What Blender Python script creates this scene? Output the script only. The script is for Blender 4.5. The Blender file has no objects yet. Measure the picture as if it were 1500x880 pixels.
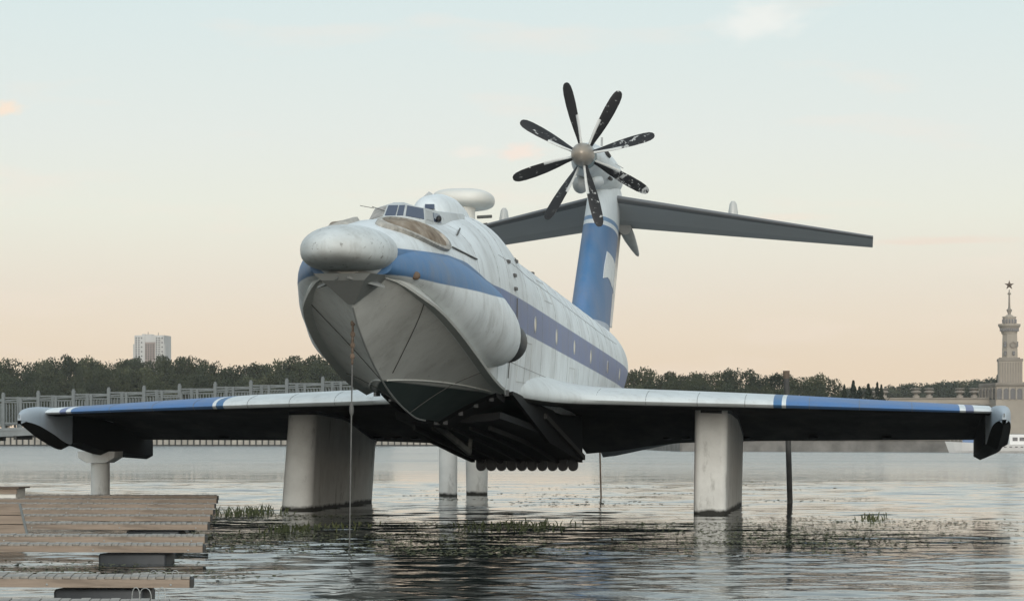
import bpy, bmesh, math, random
import numpy as np
from mathutils import Vector, Matrix

random.seed(7)
rng = np.random.default_rng(11)
SC = bpy.context.scene
COL = SC.collection
PI = math.pi

# ------------------------------------------------------------------ camera
FPX = 3900.0                      # focal length in photograph pixels (1500 wide)
CAMH = 2.4                        # eye height over the water
HORY = 640.0                      # horizon row in the photograph
PSI = math.atan((1250 - 750) / FPX)   # camera heading, turned left of the aircraft axis (+Y)
TPSI = math.tan(PSI)
cam_d = bpy.data.cameras.new('camera')
cam_d.sensor_width = 36.0
cam_d.sensor_fit = 'HORIZONTAL'
cam_d.lens = 36.0 * FPX / 1500.0
cam_d.shift_y = (HORY - 440.0) / 1500.0
cam_d.clip_start = 0.5
cam_d.clip_end = 12000
cam = bpy.data.objects.new('camera', cam_d)
cam.location = (0, 0, CAMH)
cam.rotation_euler = (PI / 2, 0, PSI)
COL.objects.link(cam)
SC.camera = cam

# ------------------------------------------------------------------ world, sun, exposure
SUN_EL, SUN_AZ = math.radians(16), math.radians(166)   # azimuth from +Y, clockwise
W = bpy.data.worlds.new('World')
SC.world = W
W.use_nodes = True
nt = W.node_tree
for n in list(nt.nodes):
    nt.nodes.remove(n)


def wn(t, **k):
    n = nt.nodes.new(t)
    for a, b in k.items():
        setattr(n, a, b)
    return n


def lin(c):
    return tuple(((v / 255) / 12.92 if v / 255 <= .04045 else ((v / 255 + .055) / 1.055) ** 2.4) for v in c)


out = wn('ShaderNodeOutputWorld')
sky = wn('ShaderNodeTexSky', sky_type='NISHITA')
sky.sun_disc = False
sky.sun_elevation = SUN_EL
sky.sun_rotation = SUN_AZ
tc = wn('ShaderNodeTexCoord')
sep = wn('ShaderNodeSeparateXYZ')
nt.links.new(tc.outputs['Generated'], sep.inputs[0])
ramp = wn('ShaderNodeValToRGB')
stops = [(0.0, (236, 212, 184)), (0.026, (236, 214, 188)), (0.038, (235, 217, 195)), (0.056, (231, 220, 204)),
         (0.084, (230, 230, 217)), (0.112, (225, 229, 223)), (0.162, (214, 227, 226)), (0.35, (211, 226, 232)),
         (1.0, (190, 208, 222))]
el = ramp.color_ramp.elements
while len(el) < len(stops):
    el.new(0.5)
for e, (p, c) in zip(el, stops):
    e.position = p
    e.color = (*lin(c), 1)
nt.links.new(sep.outputs['Z'], ramp.inputs['Fac'])
# faint streaks of high cloud
mp = wn('ShaderNodeMapping')
mp.inputs['Scale'].default_value = (7, 7, 40)
nt.links.new(tc.outputs['Generated'], mp.inputs[0])
nz = wn('ShaderNodeTexNoise')
nz.inputs['Scale'].default_value = 1.6
nz.inputs['Detail'].default_value = 6
nt.links.new(mp.outputs[0], nz.inputs['Vector'])
cr = wn('ShaderNodeValToRGB')
cr.color_ramp.elements[0].position = 0.56
cr.color_ramp.elements[1].position = 0.80
cr.color_ramp.elements[1].color = (.55, .55, .55, 1)
nt.links.new(nz.outputs['Fac'], cr.inputs[0])
mx = wn('ShaderNodeMixRGB')
mx.inputs['Color2'].default_value = (*lin((243, 226, 212)), 1)
nt.links.new(cr.outputs[0], mx.inputs['Fac'])
nt.links.new(ramp.outputs[0], mx.inputs['Color1'])


def cloud(base, px, py, w_, h_, col, amt):
    """a soft small cloud low in the sky, in the direction of a photograph pixel"""
    a = (px - 750) / FPX
    t = (a - TPSI) / (1 + a * TPSI)
    d = Vector((t, 1, (HORY - py) / FPX * (math.cos(PSI) - t * math.sin(PSI)))).normalized()
    m_ = wn('ShaderNodeMapping', vector_type='POINT')
    m_.inputs['Location'].default_value = (-d.x * FPX / w_, 0, -d.z * FPX / h_)
    m_.inputs['Scale'].default_value = (FPX / w_, 0, FPX / h_)
    nt.links.new(tc.outputs['Generated'], m_.inputs[0])
    ln = wn('ShaderNodeVectorMath', operation='LENGTH')
    nt.links.new(m_.outputs[0], ln.inputs[0])
    n2 = wn('ShaderNodeTexNoise')
    n2.inputs['Scale'].default_value = 1.3
    n2.inputs['Detail'].default_value = 5
    nt.links.new(m_.outputs[0], n2.inputs['Vector'])
    q = wn('ShaderNodeMath', operation='MULTIPLY_ADD')
    nt.links.new(n2.outputs['Fac'], q.inputs[0])
    q.inputs[1].default_value = -1.6
    nt.links.new(ln.outputs['Value'], q.inputs[2])
    r_ = wn('ShaderNodeMapRange', interpolation_type='SMOOTHSTEP')
    r_.inputs['From Min'].default_value = .25
    r_.inputs['From Max'].default_value = -.65
    r_.inputs['To Max'].default_value = amt
    nt.links.new(q.outputs[0], r_.inputs['Value'])
    # only on the side of the sky where the cloud stands
    sy = wn('ShaderNodeMath', operation='GREATER_THAN')
    nt.links.new(sep.outputs['Y'], sy.inputs[0])
    sy.inputs[1].default_value = .5
    mu = wn('ShaderNodeMath', operation='MULTIPLY')
    nt.links.new(r_.outputs[0], mu.inputs[0])
    nt.links.new(sy.outputs[0], mu.inputs[1])
    x_ = wn('ShaderNodeMixRGB')
    x_.inputs['Color2'].default_value = (*lin(col), 1)
    nt.links.new(mu.outputs[0], x_.inputs['Fac'])
    nt.links.new(base, x_.inputs['Color1'])
    return x_.outputs[0]


skycol = mx.outputs[0]
for c_ in ((10, 158, 26, 14, (248, 226, 204), .9), (762, 222, 42, 16, (246, 226, 212), .8), (1112, 28, 80, 36, (238, 238, 232), .8), (1380, 352, 150, 8, (236, 216, 200), .6),
           (1150, 318, 90, 8, (240, 224, 208), .5), (690, 222, 40, 12, (240, 232, 222), .6)):
    skycol = cloud(skycol, *c_)
bgA = wn('ShaderNodeBackground')
bgA.inputs['Strength'].default_value = 1.02
nt.links.new(skycol, bgA.inputs['Color'])
bgB = wn('ShaderNodeBackground')
bgB.inputs['Strength'].default_value = 0.008
nt.links.new(sky.outputs[0], bgB.inputs['Color'])
add = wn('ShaderNodeAddShader')
nt.links.new(bgA.outputs[0], add.inputs[0])
nt.links.new(bgB.outputs[0], add.inputs[1])
nt.links.new(add.outputs[0], out.inputs[0])

sl = bpy.data.lights.new('sun', 'SUN')
sl.energy = 2.2
sl.angle = math.radians(40)
sl.color = (1.0, .95, .88)
sun = bpy.data.objects.new('sun', sl)
sdir = Vector((math.sin(SUN_AZ) * math.cos(SUN_EL), math.cos(SUN_AZ) * math.cos(SUN_EL), math.sin(SUN_EL)))
sun.rotation_euler = sdir.to_track_quat('Z', 'Y').to_euler()
COL.objects.link(sun)

SC.view_settings.view_transform = 'Standard'
SC.view_settings.look = 'None'
SC.view_settings.exposure = 0.0
SC.view_settings.gamma = 1.0
SC.view_settings.use_curve_mapping = False
HAZE = 0.00008
SC.cycles.max_bounces = 6
SC.cycles.use_denoising = True


# ------------------------------------------------------------------ helpers
def P(px, py, Y):
    """world point seen at a photograph pixel, at distance Y along the aircraft axis"""
    a = (px - 750) / FPX
    t = (a - TPSI) / (1 + a * TPSI)
    X = t * Y
    Zc = Y * math.cos(PSI) - X * math.sin(PSI)
    return Vector((X, Y, CAMH + (HORY - py) / FPX * Zc))


def pchip(xs, ys):
    xs = np.array(xs, float)
    ys = np.array(ys, float)
    h = np.diff(xs)
    d = np.diff(ys) / h
    m = np.zeros(len(xs))
    for i in range(1, len(xs) - 1):
        if d[i - 1] * d[i] > 0:
            w1, w2 = 2 * h[i] + h[i - 1], h[i] + 2 * h[i - 1]
            m[i] = (w1 + w2) / (w1 / d[i - 1] + w2 / d[i])
    m[0], m[-1] = d[0], d[-1]

    def f(x):
        x = min(max(x, xs[0]), xs[-1])
        i = min(max(int(np.searchsorted(xs, x)) - 1, 0), len(xs) - 2)
        t = (x - xs[i]) / h[i]
        return float((1 + 2 * t) * (1 - t) ** 2 * ys[i] + t * (1 - t) ** 2 * h[i] * m[i]
                     + t * t * (3 - 2 * t) * ys[i + 1] + t * t * (t - 1) * h[i] * m[i + 1])
    return f


ORIG = {}


def origin_of(o):
    return ORIG.get(o.name, Vector((0, 0, 0))) if o is not None else Vector((0, 0, 0))


def thing(name, label, cat, loc=(0, 0, 0), group=None):
    o = bpy.data.objects.new(name, None)
    o.empty_display_size = 0.3
    o.location = loc
    COL.objects.link(o)
    o['label'] = label
    o['category'] = cat
    if group:
        o['group'] = group
    ORIG[o.name] = Vector(loc)
    return o


def tag(o, label=None, cat=None, group=None, kind=None):
    if label:
        o['label'] = label
    if cat:
        o['category'] = cat
    if group:
        o['group'] = group
    if kind:
        o['kind'] = kind
    return o


class MB:
    """collects verts and faces in world coordinates"""

    def __init__(self):
        self.v, self.f, self.m = [], [], []
        self.a = {}

    def add(self, verts, faces, mi=0, attrs=None):
        b = len(self.v)
        self.v += [tuple(p) for p in verts]
        self.f += [tuple(b + i for i in f) for f in faces]
        self.m += [mi] * len(faces)
        if attrs:
            for k, vals in attrs.items():
                self.a.setdefault(k, []).extend(vals)
        return b

    def box(self, c, s, rz=0.0, mi=0):
        x, y, z = s[0] / 2, s[1] / 2, s[2] / 2
        R = Matrix.Rotation(rz, 3, 'Z')
        vs = [R @ Vector((sx * x, sy * y, sz * z)) + Vector(c) for sz in (-1, 1) for sy in (-1, 1) for sx in (-1, 1)]
        fs = [(0, 2, 3, 1), (4, 5, 7, 6), (0, 1, 5, 4), (2, 6, 7, 3), (0, 4, 6, 2), (1, 3, 7, 5)]
        self.add(vs, fs, mi)

    def bar(self, a, b, w, h=None, mi=0, up=Vector((0, 0, 1))):
        a, b = Vector(a), Vector(b)
        h = h or w
        d = (b - a).normalized()
        s = d.cross(up)
        if s.length < 1e-4:
            s = d.cross(Vector((1, 0, 0)))
        s.normalize()
        u = s.cross(d).normalized()
        vs = []
        for p in (a, b):
            for q, r in ((-1, -1), (1, -1), (1, 1), (-1, 1)):
                vs.append(p + s * q * w / 2 + u * r * h / 2)
        self.add(vs, [(0, 1, 2, 3), (7, 6, 5, 4), (0, 4, 5, 1), (1, 5, 6, 2), (2, 6, 7, 3), (3, 7, 4, 0)], mi)

    def tube(self, pts, rad, n=8, mi=0, cap=True):
        pts = [Vector(p) for p in pts]
        rads = rad if isinstance(rad, (list, tuple)) else [rad] * len(pts)
        rings = []
        u = None
        for i, p in enumerate(pts):
            d = (pts[min(i + 1, len(pts) - 1)] - pts[max(i - 1, 0)]).normalized()
            if u is None:
                u = d.orthogonal().normalized()
            else:
                u = (u - d * u.dot(d)).normalized()
            w = d.cross(u)
            rings.append([p + (u * math.cos(2 * PI * k / n) + w * math.sin(2 * PI * k / n)) * rads[i] for k in range(n)])
        self.loft(rings, mi, cap, cap)

    def loft(self, rings, mi=0, cap0=True, cap1=True, closed=True, attrs=None):
        n = len(rings[0])
        vs = [p for r in rings for p in r]
        fs = []
        kk = n if closed else n - 1
        for i in range(len(rings) - 1):
            for k in range(kk):
                a, b = i * n + k, i * n + (k + 1) % n
                fs.append((a, b, b + n, a + n))
        if cap0:
            fs.append(tuple(reversed(range(n))))
        if cap1:
            fs.append(tuple((len(rings) - 1) * n + k for k in range(n)))
        self.add(vs, fs, mi, attrs)

    def ellipsoid(self, c, r, nu=20, nv=12, mi=0, ex=1.0, fn=None):
        rings = []
        for i in range(nv + 1):
            ph = -PI / 2 + PI * i / nv
            ring = []
            for k in range(nu):
                th = 2 * PI * k / nu
                cp, sp = math.cos(ph), math.sin(ph)
                p = Vector((math.copysign(abs(cp * math.cos(th)) ** ex, math.cos(th)) * r[0], math.copysign(abs(cp * math.sin(th)) ** ex, math.sin(th)) * r[1],
                            math.copysign(abs(sp) ** ex, sp) * r[2]))
                ring.append(p + Vector(c))
            rings.append(ring)
        self.loft(rings, mi, True, True)

    def build(self, name, mats, parent=None, smooth=True, sharp=35, mesh=None):
        me = bpy.data.meshes.new(name)
        o0 = origin_of(parent)
        me.from_pydata([tuple(Vector(p) - o0) for p in self.v], [], self.f)
        if not isinstance(mats, (list, tuple)):
            mats = [mats]
        for m in mats:
            me.materials.append(m)
        if len(mats) > 1:
            me.polygons.foreach_set('material_index', self.m)
        for k, vals in self.a.items():
            if len(vals) == len(self.v):
                at = me.attributes.new(k, 'FLOAT', 'POINT')
                at.data.foreach_set('value', np.array(vals, dtype=np.float32))
        bm = bmesh.new()
        bm.from_mesh(me)
        bmesh.ops.remove_doubles(bm, verts=bm.verts, dist=1e-5)
        bmesh.ops.recalc_face_normals(bm, faces=bm.faces)
        bm.to_mesh(me)
        bm.free()
        if smooth:
            me.polygons.foreach_set('use_smooth', [True] * len(me.polygons))
            me.set_sharp_from_angle(angle=math.radians(sharp))
        me.update()
        return link(name, me, parent)


def link(name, me, parent=None, loc=None):
    o = bpy.data.objects.new(name, me)
    COL.objects.link(o)
    if parent is not None:
        o.parent = parent
        ORIG[o.name] = origin_of(parent).copy()
    if loc is not None:
        o.location = loc
    return o


def copy_tree(src, parent=None):
    c = src.copy()
    COL.objects.link(c)
    c.parent = parent
    for ch in list(src.children):
        copy_tree(ch, c)
    return c


# ------------------------------------------------------------------ materials
class NT:
    def __init__(self, name):
        self.mat = bpy.data.materials.new(name)
        self.mat.use_nodes = True
        self.t = self.mat.node_tree
        self.bsdf = self.t.nodes['Principled BSDF']
        self.pos = None

    def n(self, t, **k):
        n = self.t.nodes.new(t)
        for a, b in k.items():
            setattr(n, a, b)
        return n

    def l(self, a, b):
        self.t.links.new(a, b)

    def coord(self, which='Object'):
        if self.pos is None:
            self.pos = self.n('ShaderNodeTexCoord')
        return self.pos.outputs[which]

    def noise(self, scale, detail=5, rough=.55, stretch=None, dist=0.0, vec=None):
        v = vec or self.coord()
        if stretch:
            m = self.n('ShaderNodeMapping')
            m.inputs['Scale'].default_value = stretch
            self.l(v, m.inputs[0])
            v = m.outputs[0]
        n = self.n('ShaderNodeTexNoise')
        n.inputs['Scale'].default_value = scale
        n.inputs['Detail'].default_value = detail
        n.inputs['Roughness'].default_value = rough
        n.inputs['Distortion'].default_value = dist
        self.l(v, n.inputs['Vector'])
        return n.outputs['Fac']

    def ramp(self, fac, stops, const=False):
        r = self.n('ShaderNodeValToRGB')
        e = r.color_ramp.elements
        while len(e) < len(stops):
            e.new(.5)
        for q, (p, c) in zip(e, stops):
            q.position = p
            q.color = (*c, 1) if not isinstance(c, (int, float)) else (c, c, c, 1)
        if const:
            r.color_ramp.interpolation = 'CONSTANT'
        self.l(fac, r.inputs[0])
        return r.outputs[0]

    def math(self, op, a, b=None, c=None):
        m = self.n('ShaderNodeMath', operation=op)
        for i, v in enumerate((a, b, c)):
            if v is None:
                continue
            if isinstance(v, (int, float)):
                m.inputs[i].default_value = v
            else:
                self.l(v, m.inputs[i])
        return m.outputs[0]

    def mix(self, fac, a, b, mode='MIX'):
        m = self.n('ShaderNodeMixRGB', blend_type=mode)
        for i, v in (('Fac', fac), ('Color1', a), ('Color2', b)):
            if isinstance(v, (int, float)):
                m.inputs[i].default_value = v
            elif isinstance(v, tuple):
                m.inputs[i].default_value = (*v, 1)
            else:
                self.l(v, m.inputs[i])
        return m.outputs[0]

    def attr(self, name):
        a = self.n('ShaderNodeAttribute', attribute_name=name)
        return a.outputs['Fac']

    def bump(self, h, strength, dist=.02):
        b = self.n('ShaderNodeBump')
        b.inputs['Strength'].default_value = strength
        b.inputs['Distance'].default_value = dist
        self.l(h, b.inputs['Height'])
        self.l(b.outputs[0], self.bsdf.inputs['Normal'])

    def done(self, color, rough=.5, spec=.5, metal=0.0):
        i = self.bsdf.inputs
        if isinstance(color, tuple):
            i['Base Color'].default_value = (*color, 1)
        else:
            self.l(color, i['Base Color'])
        if isinstance(rough, (int, float)):
            i['Roughness'].default_value = rough
        else:
            self.l(rough, i['Roughness'])
        i['Specular IOR Level'].default_value = spec
        i['Metallic'].default_value = metal
        return self.mat


WHITE = (.70, .735, .735)
BLUE = (.062, .165, .325)
VIOLET = (.155, .19, .325)
DARKB = (.020, .023, .022)


def weather(m, col, amount=.5, streak=(1.5, 1.5, .25), dirt=(.20, .19, .165), grime=.5, chips=.64):
    """stains, streaks and chips over a paint colour"""
    a = m.noise(.55, 7, .62)
    a = m.ramp(a, [(.46, 0.0), (.72, 1.0)])
    b = m.noise(1.7, 8, .7, stretch=streak)
    b = m.ramp(b, [(.50, 0.0), (.80, 1.0)])
    f = m.math('MULTIPLY', m.math('ADD', m.math('MULTIPLY', a, .45), m.math('MULTIPLY', b, .55)), amount)
    col = m.mix(f, col, dirt)
    c = m.noise(4.5, 9, .75)
    c = m.ramp(c, [(chips, 0.0), (chips + .05, 1.0)])
    col = m.mix(m.math('MULTIPLY', c, grime), col, (.12, .115, .10))
    return col


def paint(name, base, amount=.45, rough=.45, grime=.5, chips=.64):
    m = NT(name)
    col = weather(m, base, amount, grime=grime, chips=chips)
    h = m.noise(1.2, 3)
    m.bump(h, .15, .05)
    return m.done(col, m.ramp(m.noise(3, 4), [(.3, rough - .08), (.7, rough + .15)]), .4)


def simple(name, base, var=.25, scale=3.0, rough=.6, spec=.4, metal=0.0, bump=.2, stretch=None):
    m = NT(name)
    f = m.noise(scale, 6, .6, stretch=stretch)
    col = m.ramp(f, [(.25, tuple(c * (1 - var) for c in base)), (.75, tuple(min(1, c * (1 + var)) for c in base))])
    if bump:
        m.bump(m.noise(scale * 4, 5, stretch=stretch), bump, .02)
    return m.done(col, rough, spec, metal)


def mask_paint(name, fn, rough=.52, amount=.45, grime=.5, spec=.4):
    """fn(m) -> colour socket, or (colour, mask, second paint that hides the weathering)"""
    m = NT(name)
    r = fn(m)
    if isinstance(r, tuple):
        col = m.mix(r[1], weather(m, r[0], amount, grime=grime), r[2])
        rough = m.math('ADD', m.math('MULTIPLY', r[1], .35), rough)
        spec_s = m.math('SUBTRACT', spec, m.math('MULTIPLY', r[1], spec * .75))
        m.l(spec_s, m.bsdf.inputs['Specular IOR Level'])
    else:
        col = weather(m, r, amount, grime=grime)
    m.bump(m.noise(1.2, 3), .15, .05)
    m.l(col, m.bsdf.inputs['Base Color'])
    if isinstance(rough, (int, float)):
        m.bsdf.inputs['Roughness'].default_value = rough
    else:
        m.l(rough, m.bsdf.inputs['Roughness'])
    if not isinstance(r, tuple):
        m.bsdf.inputs['Specular IOR Level'].default_value = spec
    return m.mat


def step(m, s, edge=.0, soft=.012):
    """0 below edge, 1 above, with a very short ramp"""
    return m.math('MINIMUM', m.math('MAXIMUM', m.math('DIVIDE', m.math('SUBTRACT', s, edge - soft), 2 * soft), 0.0), 1.0)


def body_col(m):
    st = step(m, m.attr('stripe'))
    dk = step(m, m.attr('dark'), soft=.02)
    bt = step(m, m.attr('bottom'), soft=.02)
    fade = m.ramp(m.attr('aft'), [(0.0, BLUE), (.25, (.12, .175, .35)), (.5, VIOLET), (1.0, VIOLET)])
    # sun-bleached vertical wear in the stripe
    w = m.ramp(m.noise(1.4, 6, .65, stretch=(2.2, 2.2, .45)), [(.35, 0.0), (.75, 1.0)])
    fade = m.mix(m.math('MULTIPLY', w, .35), fade, (.17, .24, .36))
    col = m.mix(st, WHITE, fade)
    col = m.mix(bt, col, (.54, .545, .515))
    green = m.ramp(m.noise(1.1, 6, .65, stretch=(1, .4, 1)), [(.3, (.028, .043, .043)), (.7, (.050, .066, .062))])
    return col, dk, green


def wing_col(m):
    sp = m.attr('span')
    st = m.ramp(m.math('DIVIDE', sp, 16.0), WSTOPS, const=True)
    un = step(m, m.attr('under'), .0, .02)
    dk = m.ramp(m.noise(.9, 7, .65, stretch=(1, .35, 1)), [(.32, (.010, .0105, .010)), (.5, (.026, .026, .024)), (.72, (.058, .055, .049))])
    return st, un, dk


def fin_col(m):
    z = m.attr('height')
    st = m.ramp(m.math('DIVIDE', z, 16.0), [(0.0, (.42, .48, .56)), (7.12 / 16, BLUE), (11.30 / 16, WHITE), (11.48 / 16, (.16, .27, .42)),
                                            (11.66 / 16, WHITE)], const=True)
    w = m.ramp(m.noise(.8, 6, .65, stretch=(1, .6, .5)), [(.4, 0.0), (.8, 1.0)])
    blue = m.ramp(m.math('DIVIDE', m.attr('chord'), 1.0), [(.35, 0.0), (.9, 1.0)])
    isb = m.math('MULTIPLY', m.math('GREATER_THAN', z, 7.12), m.math('LESS_THAN', z, 11.30))
    faded = m.mix(m.math('MULTIPLY', m.math('MULTIPLY', isb, .55), m.math('MAXIMUM', blue, w)), st, (.20, .24, .36))
    return faded


def stab_col(m):
    c = m.attr('chord')
    return m.ramp(c, [(0.0, (.13, .135, .14)), (.07, (.42, .43, .43)), (.70, (.36, .37, .375)), (.975, (.6, .61, .57))], const=True)


BX = -10.82   # aircraft centre line


def span_at(px, Y=80.5):
    return P(px, 590, Y).x - BX


WWHITE = (.62, .65, .64)
WSTOPS = [(0.0, WWHITE), (8.42 / 16, BLUE), (8.63 / 16, WHITE), (8.80 / 16, (.075, .175, .37)), (14.02 / 16, WHITE),
          (14.24 / 16, VIOLET), (14.45 / 16, WHITE)]

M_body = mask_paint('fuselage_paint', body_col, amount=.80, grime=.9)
M_wing = mask_paint('wing_paint', wing_col, amount=.62, grime=.7)
M_fin = mask_paint('fin_paint', fin_col, amount=.42, grime=.4)
M_stab = mask_paint('stabiliser_paint', stab_col, amount=.25, grime=.3)
M_white = paint('white_paint', WHITE, .5, grime=.7)
M_radome = paint('radome_paint', (.58, .61, .60), .95, .5, grime=1.0, chips=.60)
M_ivory = paint('ivory_plastic', (.66, .65, .60), .25, .45, grime=.2)
M_pod = paint('pod_paint', (.50, .50, .47), .3)
M_canopy = paint('canopy_paint', (.52, .545, .54), .7, .5, grime=.8, chips=.61)
M_chin = paint('chin_paint', (.25, .26, .25), .5, .6, grime=.6)
M_bare = paint('bare_grey_paint', (.42, .43, .42), .5, .5, grime=.6)
M_seam = simple('seam_sealant', (.085, .085, .078), rough=.7)
M_joint = simple('joint_grey', (.20, .205, .20), .3, 5, .7)  # dark grey of the plating joints
M_strake = paint('spray_rail_paint', (.50, .51, .48), .35, .5, grime=.5)
M_black = simple('black_rubber', (.018, .018, .019), .3, 4, .55)
M_darkmetal = simple('dark_metal', (.045, .047, .048), .4, 3, .5, bump=.4)
M_ski = simple('ski_dark_paint', (.009, .0095, .0098), .55, 1.4, .7, .15, bump=.5, stretch=(1, .4, 1))
M_edge = simple('edge_member_paint', (.045, .045, .042), .4, 3, .65, .25)
M_strut = simple('strut_paint', (.11, .11, .10), .4, 3, .6)
M_plate = simple('ski_plate_paint', (.015, .0155, .0145), .5, 2, .65, .25, bump=.4)
M_rust = simple('rusty_steel', (.12, .085, .06), .45, 6, .75, bump=.5)
M_polem = simple('weathered_pole_steel', (.055, .053, .048), .45, 3, .7, bump=.4)
M_line = simple('wire_rope', (.10, .10, .095), .3, 8, .6)
M_steel = simple('galvanised_steel', (.30, .31, .30), .3, 5, .5, metal=.3)
M_glass = NT('cockpit_glass').done((.055, .070, .105), .12, .5)
M_fog = simple('clouded_glass', (.36, .34, .31), .35, 7, .5)
M_pale = NT('porthole_glass').done((.72, .68, .56), .3, .5)
M_mud = None


def mk_cover():
    m = NT('brown_inlet_cover')
    f = m.noise(2.2, 8, .7)
    col = m.ramp(f, [(.3, (.13, .095, .065)), (.5, (.23, .18, .13)), (.7, (.36, .31, .25))])
    m.bump(m.noise(5, 6), .5, .05)
    return m.done(col, .8, .2)


M_cover = mk_cover()
M_coverrim = simple('inlet_rim_paint', (.38, .36, .32), .45, 6, .7, bump=.5)


def mk_blade():
    m = NT('blade_paint')
    chip = m.noise(2.6, 9, .66, stretch=(1, 1, 1.4), dist=.5)
    oi = m.n('ShaderNodeObjectInfo')
    chip = m.math('SUBTRACT', chip, m.math('MULTIPLY', oi.outputs['Random'], .14))
    chip = m.ramp(chip, [(.525, 0.0), (.555, 1.0)])
    tipmask = m.ramp(m.attr('radius'), [(.30, 0.0), (.62, 1.0)])
    f = m.math('MULTIPLY', chip, tipmask)
    col = m.mix(f, (.014, .014, .015), (.42, .43, .42))
    return m.done(col, .5, .4)


M_blade = mk_blade()
M_boot = paint('blade_boot_paint', (.58, .59, .57), .3)


def mk_spinner():
    m = NT('spinner_metal')
    y = m.attr('along')
    col = m.ramp(y, [(0.0, (.33, .28, .225)), (.50, (.34, .32, .29)), (.60, (.17, .24, .26)), (1.0, (.18, .25, .27))])
    return m.done(weather(m, col, .5), .42, .5, .35)


M_spinner = mk_spinner()


def mk_concrete():
    m = NT('pylon_concrete')
    sepn = m.n('ShaderNodeSeparateXYZ')
    m.l(m.coord(), sepn.inputs[0])
    a = m.ramp(m.noise(.9, 8, .65), [(.35, (.64, .64, .605)), (.65, (.52, .515, .485))])
    b = m.noise(1.1, 8, .7, stretch=(1.6, 1.6, .55))
    col = m.mix(m.math('MULTIPLY', m.ramp(b, [(.57, 0.0), (.70, 1.0)]), .65), a, (.16, .15, .13))
    wave = m.math('ADD', sepn.outputs['Z'], m.math('MULTIPLY', m.noise(2.4, 6, .7), .26))
    wet = m.math('SUBTRACT', 1.0, step(m, wave, .27, .05))
    col = m.mix(wet, col, (.028, .028, .024))
    m.bump(m.noise(7, 6), .25, .03)
    return m.done(col, .8, .25)


M_conc = mk_concrete()


def mk_wood(name, base, along=(.25, 5, 5)):
    m = NT(name)
    oi = m.n('ShaderNodeObjectInfo')
    g = m.noise(2.2, 8, .65, stretch=along, dist=.6)
    col = m.ramp(g, [(.3, tuple(c * .62 for c in base)), (.5, base), (.72, tuple(c * 1.28 for c in base))])
    k = m.noise(1.0, 3, .5, stretch=(1.4, 4, 6))
    col = m.mix(m.ramp(k, [(.70, 0.0), (.76, .7)]), col, tuple(c * .3 for c in base))
    w = m.ramp(m.noise(.6, 5, .6), [(.5, 0.0), (.75, .6)])
    col = m.mix(w, col, (.14, .135, .12))
    col = m.mix(m.math('MULTIPLY', oi.outputs['Random'], .35), col, tuple(c * .7 for c in base))
    m.bump(g, .3, .02)
    return m.done(col, .75, .25)


M_wood = mk_wood('fascia_wood', (.285, .225, .175))
M_plank = mk_wood('weathered_plank', (.33, .305, .27), along=(5, .25, 5))
M_float = simple('pontoon_plastic', (.028, .031, .034), .3, 2, .5)
M_rail = simple('grey_rail_paint', (.15, .165, .165), .2, 4, .55)
M_girder = simple('gangway_girder_paint', (.19, .205, .205), .25, 2, .6)
M_quay = simple('quay_stone', (.19, .18, .165), .4, .35, .85, .2, bump=.5)
M_panel = simple('quay_panel', (.34, .32, .28), .3, .4, .85, .2)
M_quaydark = simple('quay_pile', (.05, .05, .047), .3, 1, .8, .2)
M_stone = simple('terminal_stone', (.34, .30, .25), .16, .12, .85, .2, bump=0)
M_stoned = simple('terminal_trim', (.26, .23, .195), .2, .2, .85, .2, bump=0)
M_window = NT('dark_window').done((.035, .037, .042), .25, .5)
M_tower = simple('tower_block_wall', (.50, .49, .47), .12, .05, .85, .2, bump=0)
M_towerb = simple('tower_block_brick', (.30, .25, .225), .15, .05, .85, .2, bump=0)
M_shipw = simple('ship_white_paint', (.66, .65, .63), .1, .3, .5, bump=0)
M_shipb = simple('ship_blue_paint', (.12, .19, .33), .2, .3, .5, bump=0)
M_land = simple('bank_earth', (.07, .075, .05), .4, .05, .95, .1)
M_bark = simple('bark', (.06, .05, .04), .3, 1.5, .9, .1)


def mk_leaf(name, dark, light):
    m = NT(name)
    oi = m.n('ShaderNodeObjectInfo')
    g = m.attr('tone')
    col = m.mix(g, dark, light)
    col = m.mix(m.math('MULTIPLY', oi.outputs['Random'], .7), col, tuple(c * .62 for c in dark))
    yel = m.math('MULTIPLY', m.math('FRACT', m.math('MULTIPLY', oi.outputs['Random'], 7.31)), .38)
    col = m.mix(yel, col, tuple(a * b for a, b in zip(light, (1.15, .98, .70))))
    r = m.done(col, .8, .15)
    return r


M_leaf = mk_leaf('broadleaf_foliage', (.026, .036, .023), (.056, .068, .040))
M_leafp = mk_leaf('pale_foliage', (.042, .056, .036), (.095, .108, .066))
M_needle = mk_leaf('conifer_foliage', (.018, .028, .022), (.040, .056, .040))
M_weed = mk_leaf('pondweed', (.045, .052, .030), (.125, .130, .075))
M_reed = mk_leaf('reed_leaf', (.030, .040, .018), (.085, .10, .05))


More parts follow.
